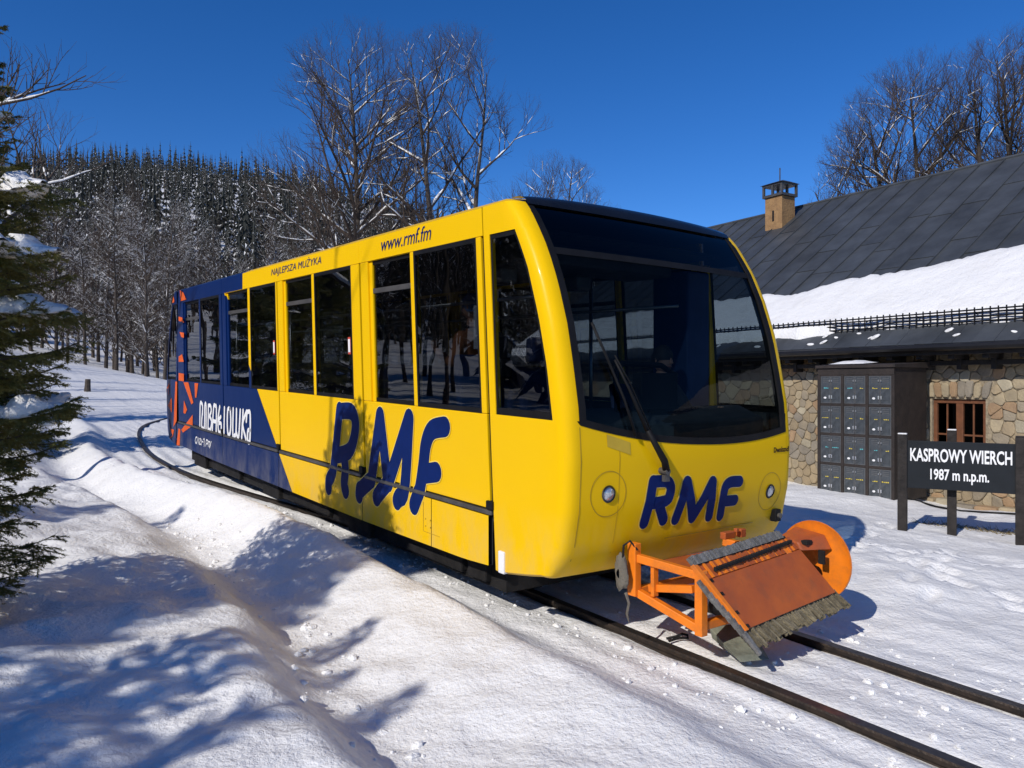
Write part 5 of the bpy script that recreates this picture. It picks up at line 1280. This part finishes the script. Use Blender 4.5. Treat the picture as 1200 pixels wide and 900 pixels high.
bar_p = lambda px, D, x, y: np.clip(1.0 - (D - 90) / 60 + .6 * float(vn(x / 30, y / 30, 70)), .10, .9) if D < 230 else np.clip(.1 + .35 * float(vn(x / 40, y / 40, 71)), 0, .4)
sp_list = []; bt_list = []
for q in kept:
    (bt_list if nrng.random() < bar_p(*q) else sp_list).append(q)
vis_ = lambda q: 0 <= q[0] <= 760
def place_wood(lst, meshes, geos, name, label, group, stufflabel, smin, smax, lim, mats, far=None):
    first = sorted([q for q in lst if vis_(q)], key=lambda q: q[1])[:lim]; ids = set(id(q) for q in first)
    for q in first:
        k = int(nrng.integers(len(meshes))); o = bpy.data.objects.new(name, meshes[k]); COL.objects.link(o); s = nrng.uniform(smin, smax)
        o.location = (q[2], q[3], gz(q[2], q[3]) - .3); o.rotation_euler = (0, 0, nrng.uniform(0, 6.28)); o.scale = (s, s, s * nrng.uniform(.9, 1.2)); tag(o, label, "tree", group)
    VV = []; FF = []; MM = []; n = 0; rest = [q for q in lst if id(q) not in ids]
    zz = terrain(np.array([q[2] for q in rest]), np.array([q[3] for q in rest]))
    for q, z in zip(rest, zz):
        gs = geos if far is None or q[1] < 210 else far; V, F, M = gs[int(nrng.integers(len(gs)))]; a = nrng.uniform(0, 6.28); s = nrng.uniform(smin, smax) * (.85 if q[1] > 280 else 1); c, d = math.cos(a), math.sin(a)
        VV.append(np.stack([q[2] + s * (V[:, 0] * c - V[:, 1] * d), q[3] + s * (V[:, 0] * d + V[:, 1] * c), z - .3 + V[:, 2] * s * nrng.uniform(.9, 1.2)], 1)); FF.append(F + n); MM.append(M); n += len(V)
    V = np.concatenate(VV); F = np.concatenate(FF); M = np.concatenate(MM)
    bad = (F[:, 2] == F[:, 3])
    if bad.any():                                     # keep only true quads in the joined wood
        F = F[~bad]; M = M[~bad]
    tag(link(name.replace("_tree", "_wood"), np_mesh(name.replace("_tree", "_wood"), V, F, mats, M)), stufflabel, "wood", None, 'stuff')
    return len(first), len(rest)
w1 = place_wood(sp_list, SPM, SPR, "spruce_tree", "dark spruce flecked with snow in the wood on the hill", "spruces on the hill", "far wood of snow flecked spruces covering the top of the hill", .72, 1.2, 300, [M_SPRUCE, M_SNOW2], SPL)
w2 = place_wood(bt_list, HBM, HB, "bare_tree", "leafless tree lined with snow in the wood on the hill", "bare trees on the hill", "far leafless wood on the hill slopes beyond the track", .8, 1.15, 260, [M_TWIG, M_SNOW2], HBL)

# ------------------------------------------------------------------ snowy spruce at the left edge
def spruce_near(seed, H, Lmax, zmin, dens=1.0, wscale=1.0, shape=1.0, step=1.0, extra=()):
    r = np.random.default_rng(seed); nv = []; ni = []; wood = MB(); pads = []
    z = zmin
    def needles(a, b, n, ln):                          # a, b: (k,3) twig ends
        k = len(a); t = r.random((k, n)); base = a[:, None] + (b - a)[:, None] * t[..., None]
        d = (b - a); d = d / (np.linalg.norm(d, axis=1, keepdims=True) + 1e-9)
        rnd = r.normal(size=(k, n, 3)); rnd = rnd - (rnd * d[:, None]).sum(-1, keepdims=True) * d[:, None]; rnd /= np.linalg.norm(rnd, axis=-1, keepdims=True) + 1e-9
        dirn = rnd * .8 + d[:, None] * .75; dirn /= np.linalg.norm(dirn, axis=-1, keepdims=True)
        side = np.cross(dirn, rnd + .01); side /= np.linalg.norm(side, axis=-1, keepdims=True) + 1e-9
        l = ln * r.uniform(.7, 1.25, (k, n, 1)); w_ = .0030 * wscale
        tri = np.stack([base - side * w_, base + side * w_, base + dirn * l], 2); nv.append(tri.reshape(-1, 3))
    todo = []
    while z < H - .05:
        todo.append((z, None)); z += step * (.17 + .06 * (1 - (z - zmin) / (H - zmin))) * (H / 3.8) ** .5
    for z, ex_ in todo + [(e[0], e) for e in extra]:
        q = (z - zmin) / (H - zmin); L0 = Lmax * (1 - q ** shape) ** .8 * ((.62 + .38 * float(sst(0, .4, q))) if shape > 2 else 1) + .06; nb = (int(r.integers(6, 9) if q < .8 else 5) if ex_ is None else 1)
        for k in range(nb):
            a = 6.283 * (k + r.random() * .8) / nb; L = L0 * r.uniform(.75, 1.12); slope = .25 - .55 * (1 - q); m = 9
            ts = np.linspace(0, 1, m); rad = L * ts; zz = z + L * (slope * ts - .10 * ts * (1 - ts) + .16 * ts ** 3) + r.uniform(-.06, .06)
            if ex_ is not None:
                a, L = ex_[1], ex_[2]; rad = L * ts; zz = z + L * (ex_[3] * ts - .10 * ts * (1 - ts) + .10 * ts ** 3)
            aa = a + .12 * np.sin(ts * 3 + r.random() * 6); pts = np.stack([rad * np.cos(aa), rad * np.sin(aa), zz], 1)
            wood.tube([tuple(p) for p in pts], [.009 * wscale * (1 - .8 * t) * (.5 + L) for t in ts], 4, False)
            ns = max(6, int(L * 42 * dens / wscale)); t = r.uniform(.12, 1, ns); f = t * (m - 1); i = np.minimum(f.astype(int), m - 2); f = (f - i)[:, None]
            base = pts[i] * (1 - f) + pts[i + 1] * f; bd = pts[i + 1] - pts[i]; bd /= np.linalg.norm(bd, axis=1, keepdims=True)
            lat = np.cross(bd, (0, 0, 1.0)); lat /= np.linalg.norm(lat, axis=1, keepdims=True) + 1e-9; sg = np.where(r.random(ns) < .5, -1, 1)[:, None]
            tl = (L * .36 * (1 - t * .75) + .05)[:, None] * r.uniform(.6, 1.15, (ns, 1))
            tip = base + (lat * sg * .75 + bd * .75) * tl + np.stack([np.zeros(ns), np.zeros(ns), -tl[:, 0] * r.uniform(.05, .5, ns)], 1)
            needles(base, tip, int(60 * dens / wscale), .023 * wscale); needles(pts[:-1], pts[1:], int(60 * dens * max(.4, L) / wscale), .024 * wscale)
            # second order twigs
            t2 = r.uniform(.3, .95, (ns, 2)); 
            for c in range(2):
                b2 = base + (tip - base) * t2[:, c:c + 1]; dirs = tip - base; l2 = np.linalg.norm(dirs, axis=1, keepdims=True) * .45; dirs = dirs / (np.linalg.norm(dirs, axis=1, keepdims=True) + 1e-9)
                lt = np.cross(dirs, (0, 0, 1.0)); e2 = b2 + (dirs * .7 + lt * (1 if c else -1) * .7 + np.array((0, 0, -.25))) * l2
                needles(b2, e2, int(32 * dens / wscale), .021 * wscale)
            pads.append((z, a, L, pts))
    V = np.concatenate(nv); F = np.arange(len(V)).reshape(-1, 3)
    return V, F, wood, pads
def make_near(name, loc, H, Lmax, zmin, seed, label, dens, wscale, shape, step=1.0, extra=()):
    root = thing(name, loc, label, "tree"); L_ = Vector(loc)
    V, F, wood, pads = spruce_near(seed, H, Lmax, zmin, dens, wscale, shape, step, extra)
    me = np_mesh("crown", V, F, [M_NEEDLE]); link("crown", me, root)
    wood.tube([(0, 0, -.4), (0, 0, H * .5), (0, 0, H)], [.06 * H / 4, .035 * H / 4, .006], 9); wo = link("trunk", wood.mesh("trunk", [M_BARK], None, True), root)
    return root, pads
NEAR = (-0.14, 6.15, gz(-0.14, 6.15) - .05)
near_o, pads = make_near("spruce_tree", NEAR, 3.8, .80, -.15, 3, "near green spruce at the left edge with thick snow on its branches", .82, 1.0, 4.2, .55, [(3.02 - .1, -.75, .90, -.22), (2.98 - .1, -.35, .86, -.15), (2.64 - .1, -.62, .96, -.24), (2.60 - .1, -1.1, .95, -.2), (2.30 - .1, -.72, .94, -.26), (2.25 - .1, -.2, .9, -.2), (1.85, -.8, .85, -.2), (1.45, -.6, .88, -.12)])
rng = random.Random(2); cand = []
for (z, a, L, pts) in pads:
    dx, dy = math.cos(a), math.sin(a); screen = dx * .806 - dy * .592; toward = -(dx * .592 + dy * .806)
    cand.append((screen + .25 * toward, z, a, L, pts))
used = []
for sc, z, a, L, pts in sorted(cand, key=lambda c: -c[0]):
    if sc < -.15 or L < .25: continue
    if any(abs(z - u[0]) < .03 and abs(a - u[1]) < .1 for u in used): continue
    if not (any(abs(z - e) < .03 and abs(L - l_) < .02 for e, l_ in ((2.92, .90), (2.54, .96), (2.20, .94), (2.15, .9), (2.50, .95))) or rng.random() < .035): continue
    used.append((z, a))
    m = 14; rows = []; k0, k1 = .30, 1.0
    wmax = min(.13, .06 + L * .07)
    for j in range(m + 1):
        t = k0 + (k1 - k0) * j / m; f = t * (len(pts) - 1); i = min(int(f), len(pts) - 2); f -= i
        c = Vector(pts[i]).lerp(Vector(pts[i + 1]), f); d = (Vector(pts[i + 1]) - Vector(pts[i])).normalized(); x = d.cross(Vector((0, 0, 1))).normalized(); u = x.cross(d)
        e = math.sin(math.pi * min(.985, max(.015, j / m))) ** .5; row = []
        wv = wmax * e * (1 + .35 * float(fbm(j * .55, a * 5, 80))); hv = .080 * e * (1 + .5 * float(fbm(j * .8, a * 7 + 3, 81)))
        for k in range(12):
            an = 2 * math.pi * k / 12; ca, sa = math.cos(an), math.sin(an)
            lump = 1 + .42 * float(vn(j * 1.1, k * 1.3 + a * 3, 82)) + .2 * float(vn(j * 2.3, k * 2.1 + a, 83))
            row.append(c + x * wv * ca * lump + u * ((hv * sa * lump if sa > 0 else hv * .25 * sa) + .015) - Vector((0, 0, abs(ca) ** 2 * wv * .22)))
        rows.append(row)
    mb = MB().grid([[p + Vector(NEAR) for p in r] for r in rows], close=True); mb.build("snow_pad", M_SNOW2, near_o, smooth=True)
for i in range(26):                                   # small lumps of snow caught among the twigs
    sc, z, a, L, pts = rng.choice([c for c in cand if c[0] > -.2]); p = Vector(pts[rng.randint(3, 8)]) + Vector(NEAR) + Vector((rng.uniform(-.05, .05), rng.uniform(-.05, .05), .02))
    MB().ball(p, rng.uniform(.015, .045), 8, 5, 0, (1.3, 1.1, .55)).build("snow_pad", M_SNOW2, near_o, smooth=True)
# taller spruce farther back and others outside the picture on the left
mid_o, pads2 = make_near("spruce_tree", (0.15, 18.2, gz(0.15, 18.2) - .2), 10.6, 1.75, .5, 9, "tall dark spruce behind the snowy one at the left edge", 1.5, 2.2, 1.1)
for (z, a, L, pts) in pads2[::5]:
    if L < .3: continue
    mb = MB(); mm = []
    for t in (.45, .6, .75, .9): p = Vector(pts[int(t * 8)]) + mid_o.location; mm.append(p + Vector((0, 0, .05)))
    mb.tube(mm, [.03, .10, .09, .02], 7); mb.build("snow_pad", M_SNOW2, mid_o, smooth=True)
def copy_thing(o, loc, s, rz, label):
    c = o.copy(); COL.objects.link(c); c.location = loc; c.scale = (s, s, s); c.rotation_euler = (0, 0, rz); c['label'] = label
    for ch in o.children:
        d = ch.copy(); COL.objects.link(d); d.parent = c
    return c
for x, y, s, rz, lb in ((-5.8, 1.7, .55, 1.0, "spruce left of the track outside the picture, nearest the camera"), (-7.4, 3.3, .80, 2.2, "tallest spruce of the row left of the track outside the picture"), (-5.0, 2.5, .48, 4.1, "spruce left of the track outside the picture, level with the broom"), (-6.6, 7.4, .63, 5.0, "spruce left of the near snowy one outside the picture"), (-5.3, 3.9, .58, .4, "spruce left of the track outside the picture, level with the nose of the car"), (-4.3, 3.1, .47, 2.6, "smallest spruce of the row left of the track outside the picture"), (-4.0, 24.5, 1.0, 3.0, "spruce standing far back on the left outside the picture")):
    copy_thing(mid_o, (x, y, gz(x, y) - .2), s, rz, lb)
# dead grass showing by the sign, brown stubble in the thaw patch
M_STRAW = mat("dead_grass", (0.20, 0.155, 0.075), .9, var=.4, nscale=20)
r = np.random.default_rng(8); n = 900
u = r.uniform(-.1, 1.5, n); x = 9.95 + .42 * u + r.normal(0, .05, n) + .30; y = 4.55 - 1.0 * u + r.normal(0, .10, n) + .25
keep = (fbm(u * 3, u * 0, 90) > -.25); x = x[keep]; y = y[keep]; n = len(x); z = terrain(x, y) - .01
d = r.normal(size=(n, 3)); d[:, 2] = np.abs(d[:, 2]) * .35 + .06; d /= np.linalg.norm(d, axis=1, keepdims=True); l = r.uniform(.05, .15, (n, 1)); s = np.cross(d, r.normal(size=(n, 3))); s /= np.linalg.norm(s, axis=1, keepdims=True)
b = np.stack([x, y, z], 1); V = np.stack([b - s * .006, b + s * .006, b + d * l], 1).reshape(-1, 3)
tag(link("dead_grass", np_mesh("dead_grass", V, np.arange(3 * n).reshape(-1, 3), [M_STRAW])), "dry brown grass in a thawed strip behind the sign posts", "grass", None, 'stuff')
# crumbs and clods of snow thrown up along the rails
r = np.random.default_rng(31); mb = MB()
for k in range(620):
    y = 1.2 + 12 * r.random() ** 1.3; side = r.choice([0, 0, 1, 2]); x0 = float(rail_x(y)); x = (x0 - .16 - abs(r.normal(0, .22)), x0 + .2 + r.random() * .55, x0 + 1.14 + abs(r.normal(0, .2)))[side]
    s_ = .006 + .022 * r.random() ** 3; b0 = len(mb.v); mb.ball((x, y, gz(x, y) + s_ * .25), s_, 6, 4, 0, (r.uniform(.8, 1.5), r.uniform(.8, 1.5), r.uniform(.5, .9)))
    for i in range(b0, len(mb.v)): v = mb.v[i]; mb.v[i] = (v[0] + r.normal(0, s_ * .12), v[1] + r.normal(0, s_ * .12), v[2] + r.normal(0, s_ * .1))
for k in range(210):                             # clods in the trench between the banks
    y = 2.4 + 7.5 * r.random() ** 1.2; xe_ = min(3.36, float(rail_x(y)) - .66); x = xe_ - .42 - float(np.interp(y, [0, 3, 5, 9, 14], [1.30, 1.20, .98, .62, .6])) + r.normal(.08, .16)
    s_ = .006 + .022 * r.random() ** 3; b0 = len(mb.v); mb.ball((x, y, gz(x, y) + s_ * .2), s_, 6, 4, 0, (r.uniform(.8, 1.6), r.uniform(.8, 1.6), r.uniform(.5, .9)))
    for i in range(b0, len(mb.v)): v = mb.v[i]; mb.v[i] = (v[0] + r.normal(0, s_ * .14), v[1] + r.normal(0, s_ * .14), v[2] + r.normal(0, s_ * .1))
tag(mb.build("snow_crumbs", M_SNOW2), "crumbs and clods of snow scattered beside the rails and in the trench", "snow", None, 'stuff')
# stump standing in the meadow
x, y = at_px(103, 34); g = gz(x, y); mb = MB(); mb.tube([(x, y, g - .2), (x + .02, y, g + .25), (x + .03, y, g + .55)], [.16, .12, .11], 9); tag(mb.build("stump", M_BARK), "short dark stump in the snow field left of the car", "stump")

# ------------------------------------------------------------------ people in the car
M_SKIN = mat("skin", (0.42, 0.23, 0.16), .6, var=.1); M_HAIR = mat("hair", (0.02, 0.014, 0.01), .7, var=.2); M_JKT = mat("jacket_rust", (0.40, 0.14, 0.05), .85, var=.25, nscale=12, bump=.3)
M_TRS = mat("trousers", (0.02, 0.022, 0.03), .85, var=.2); M_PACK = mat("pack_black", (0.014, 0.014, 0.016), .7, var=.3); M_HAT = mat("hat_blue", (0.04, 0.13, 0.32), .85, var=.2); M_JKT2 = mat("jacket_dark", (0.03, 0.034, 0.045), .8, var=.2)
def body_mesh(name, J, E, mats, zones, base, yaw):
    me = bpy.data.meshes.new(name); names = list(J); me.from_pydata([J[k][0] for k in names], [(names.index(a), names.index(b)) for a, b in E], []); o = bpy.data.objects.new(name, me); COL.objects.link(o)
    sk = o.modifiers.new("skin", 'SKIN'); sk.use_smooth_shade = True; 
    if not me.skin_vertices: me.attributes
    sv = me.skin_vertices[0].data
    for k, v in zip(names, sv): v.radius = (J[k][1], J[k][1] * (J[k][2] if len(J[k]) > 2 else 1)); v.use_root = (k == 'hip')
    ss = o.modifiers.new("sub", 'SUBSURF'); ss.levels = 1; ss.render_levels = 1
    dg = bpy.context.evaluated_depsgraph_get(); m2 = bpy.data.meshes.new_from_object(o.evaluated_get(dg)); bpy.data.objects.remove(o)
    m2.materials.clear()
    for q in mats: m2.materials.append(q)
    for p in m2.polygons: p.material_index = zones(p.center); p.use_smooth = True
    rot = Matrix.Rotation(yaw, 4, 'Z'); m2.transform(rot); m2.name = name; return m2
def hand(J, E, wr, side, d, sd):
    w_ = Vector(J[wr][0]); d = Vector(d).normalized(); sd = Vector(sd).normalized(); nn = d.cross(sd)
    J[side + 'palm'] = (tuple(w_ + d * .06), .030, .55); E.append((wr, side + 'palm'))
    for i, (o_, l) in enumerate(((-.030, .066), (-.010, .074), (.010, .070), (.030, .056))):
        a = w_ + d * .095 + sd * o_; b = a + d * l * .5 + nn * .012; c = b + d * l * .4 + nn * .025
        for k, p in zip('abc', (a, b, c)): J[side + 'f%d%s' % (i, k)] = (tuple(p), .0095 - .001 * 'abc'.index(k))
        E += [(side + 'palm', side + 'f%da' % i), (side + 'f%da' % i, side + 'f%db' % i), (side + 'f%db' % i, side + 'f%dc' % i)]
    a = w_ + d * .04 - sd * .04; b = a + d * .035 - sd * .022 + nn * .01
    J[side + 'ta'] = (tuple(a), .012); J[side + 'tb'] = (tuple(b), .010); E += [(side + 'palm', side + 'ta'), (side + 'ta', side + 'tb')]
def head_parts(root, c, yaw, hat, hatname):
    R3 = Matrix.Rotation(yaw, 3, 'Z'); c = Vector(c); W = lambda q: c + R3 @ Vector(q)
    mb = MB()
    rows = []
    for j in range(11):
        t = math.pi * j / 10; rows.append([W((.076 * math.sin(t) * math.cos(a) * (1 - .12 * (j / 10) ** 3), .095 * math.sin(t) * math.sin(a) - .006 * j / 10, .115 * math.cos(t))) for a in [2 * math.pi * k / 16 for k in range(16)]])
    mb.grid(rows, close=True); hd = mb.build("head", M_SKIN, root, smooth=True)
    mb = MB(); mb.hexa([W(q) for q in ((-.016, -.09, -.035), (.016, -.09, -.035), (.014, -.07, -.035), (-.014, -.07, -.035), (-.008, -.094, .02), (.008, -.094, .02), (.008, -.08, .02), (-.008, -.08, .02))]); mb.hexa([W(q) for q in ((-.014, -.118, -.034), (.014, -.118, -.034), (.016, -.085, -.04), (-.016, -.085, -.04), (-.006, -.098, .018), (.006, -.098, .018), (.007, -.08, .018), (-.007, -.08, .018))]); mb.build("nose", M_SKIN, hd, bevel=.004)
    for s in (-1, 1):
        MB().ball(W((s * .031, -.082, .006)), .012, 8, 6, 0, (1, .6, .7)).build("eye", M_BLACK, hd, smooth=True)
        MB().ball(W((s * .078, .004, -.005)), .028, 8, 6, 0, (.35, .7, 1.1)).build("ear", M_SKIN, hd, smooth=True)
    MB().ball(W((0, -.086, -.062)), .022, 8, 5, 0, (1.1, .4, .3)).build("mouth", mat("lips", (0.30, 0.10, 0.08), .5, var=.1), hd, smooth=True)
    rows = []
    for j in range(7):
        t = math.pi * .5 * j / 6 * 1.15; rows.append([W((.088 * math.sin(t) * math.cos(a), .107 * math.sin(t) * math.sin(a) + (.006), .126 * math.cos(t) + .006 + (.02 if math.sin(a) < -.3 else -.02) * (j / 6))) for a in [2 * math.pi * k / 16 for k in range(16)]])
    MB().grid(rows, close=True).build(hatname, hat, hd, smooth=True)
def standing(base, yaw, label):
    root = thing("person", base, label, "person")
    J = dict(hip=((0, 0, .93), .15, .75), wst=((0, 0, 1.10), .145, .75), chest=((0, .01, 1.32), .17, .72), neckb=((0, .005, 1.46), .075), neck=((0, -.005, 1.55), .055), skull=((0, -.01, 1.60), .05),
             ls=((-.19, .01, 1.40), .075), le=((-.25, .02, 1.12), .055), lw=((-.21, -.16, .98), .038), rs=((.19, .01, 1.40), .075), re=((.26, -.02, 1.15), .055), rw=((.20, -.22, 1.25), .038),
             lk=((-.10, -.02, .50), .068), la=((-.11, .02, .10), .05), lt=((-.12, -.13, .04), .04), rk=((.11, -.03, .50), .068), ra=((.12, .02, .10), .05), rt=((.13, -.13, .04), .04), lh=((-.09, 0, .86), .10), rh=((.09, 0, .86), .10))
    E = [('hip', 'wst'), ('wst', 'chest'), ('chest', 'neckb'), ('neckb', 'neck'), ('neck', 'skull'), ('chest', 'ls'), ('ls', 'le'), ('le', 'lw'), ('chest', 'rs'), ('rs', 're'), ('re', 'rw'), ('hip', 'lh'), ('lh', 'lk'), ('lk', 'la'), ('la', 'lt'), ('hip', 'rh'), ('rh', 'rk'), ('rk', 'ra'), ('ra', 'rt')]
    hand(J, E, 'lw', 'L', (.1, -.8, -.5), (1, 0, 0)); hand(J, E, 'rw', 'R', (-.1, -.7, .6), (1, 0, 0))
    def zn(c):
        if c.z > 1.50: return 0
        if c.y < -.19 and c.z > .85: return 0
        return 1 if c.z > .88 else 2
    link("body", body_mesh("body", J, E, [M_SKIN, M_JKT, M_TRS], zn, base, yaw), root)
    head_parts(root, Vector(base) + Matrix.Rotation(yaw, 3, 'Z') @ Vector((0, -.01, 1.68)), yaw, M_HAT, "knit_hat")
    R3 = Matrix.Rotation(yaw, 3, 'Z'); mb = MB(); b = Vector(base)
    mb.bbox(-.15, .15, .13, .31, .98, 1.45, 0, .05); mb.bbox(-.11, .11, .31, .37, 1.02, 1.22, 0, .025); mb.v = [tuple(b + R3 @ Vector(p)) for p in mb.v]
    bag = thing("backpack", tuple(b + R3 @ Vector((0, .2, .98))), "black backpack on the back of the standing passenger in the rust jacket", "backpack"); mb.build("bag", M_PACK, bag)
    mb = MB()
    for s in (-1, 1): mb.tube([b + R3 @ Vector(q) for q in ((s * .10, .15, 1.42), (s * .12, .02, 1.50), (s * .12, -.14, 1.36), (s * .13, -.10, 1.12), (s * .12, .13, 1.02))], .017, 6)
    for s in (0,): pass
    tag(mb.build("strap", M_PACK, bag))
    return root
standing(tuple(P(3.86, 5.85, .74)), R_(200), "standing passenger in a rust coloured jacket and blue knitted hat behind the second window")
def seated(base, yaw, label):
    root = thing("person", base, label, "person")
    J = dict(hip=((0, 0, .52), .15, .8), wst=((0, .02, .68), .14, .75), chest=((0, .01, .92), .165, .72), neckb=((0, 0, 1.06), .075), neck=((0, -.01, 1.14), .055), skull=((0, -.015, 1.19), .05),
             ls=((-.19, 0, 1.0), .07), le=((-.24, -.14, .78), .052), lw=((-.16, -.38, .82), .036), rs=((.19, 0, 1.0), .07), re=((.24, -.14, .78), .052), rw=((.16, -.38, .82), .036),
             lk=((-.12, -.42, .52), .07), la=((-.12, -.46, .10), .05), lt=((-.12, -.60, .04), .04), rk=((.12, -.42, .52), .07), ra=((.12, -.46, .10), .05), rt=((.12, -.60, .04), .04), lh=((-.10, -.08, .52), .10), rh=((.10, -.08, .52), .10))
    E = [('hip', 'wst'), ('wst', 'chest'), ('chest', 'neckb'), ('neckb', 'neck'), ('neck', 'skull'), ('chest', 'ls'), ('ls', 'le'), ('le', 'lw'), ('chest', 'rs'), ('rs', 're'), ('re', 'rw'), ('hip', 'lh'), ('lh', 'lk'), ('lk', 'la'), ('la', 'lt'), ('hip', 'rh'), ('rh', 'rk'), ('rk', 'ra'), ('ra', 'rt')]
    hand(J, E, 'lw', 'L', (0, -1, .1), (1, 0, 0)); hand(J, E, 'rw', 'R', (0, -1, .1), (1, 0, 0))
    zn = lambda c: 0 if c.z > 1.09 or (c.y < -.36 and c.z > .66) else (1 if c.z > .56 else 2)
    link("body", body_mesh("body", J, E, [M_SKIN, M_JKT2, M_TRS], zn, base, yaw), root)
    head_parts(root, Vector(base) + Matrix.Rotation(yaw, 3, 'Z') @ Vector((0, -.02, 1.27)), yaw, M_PACK, "cap")
    return root
seat(5.05, 4.72, .46, 1.75, M_SEAT)
seated(tuple(P(5.05, 4.66, .70)), 0.0, "seated driver in a dark jacket and black cap behind the windscreen")
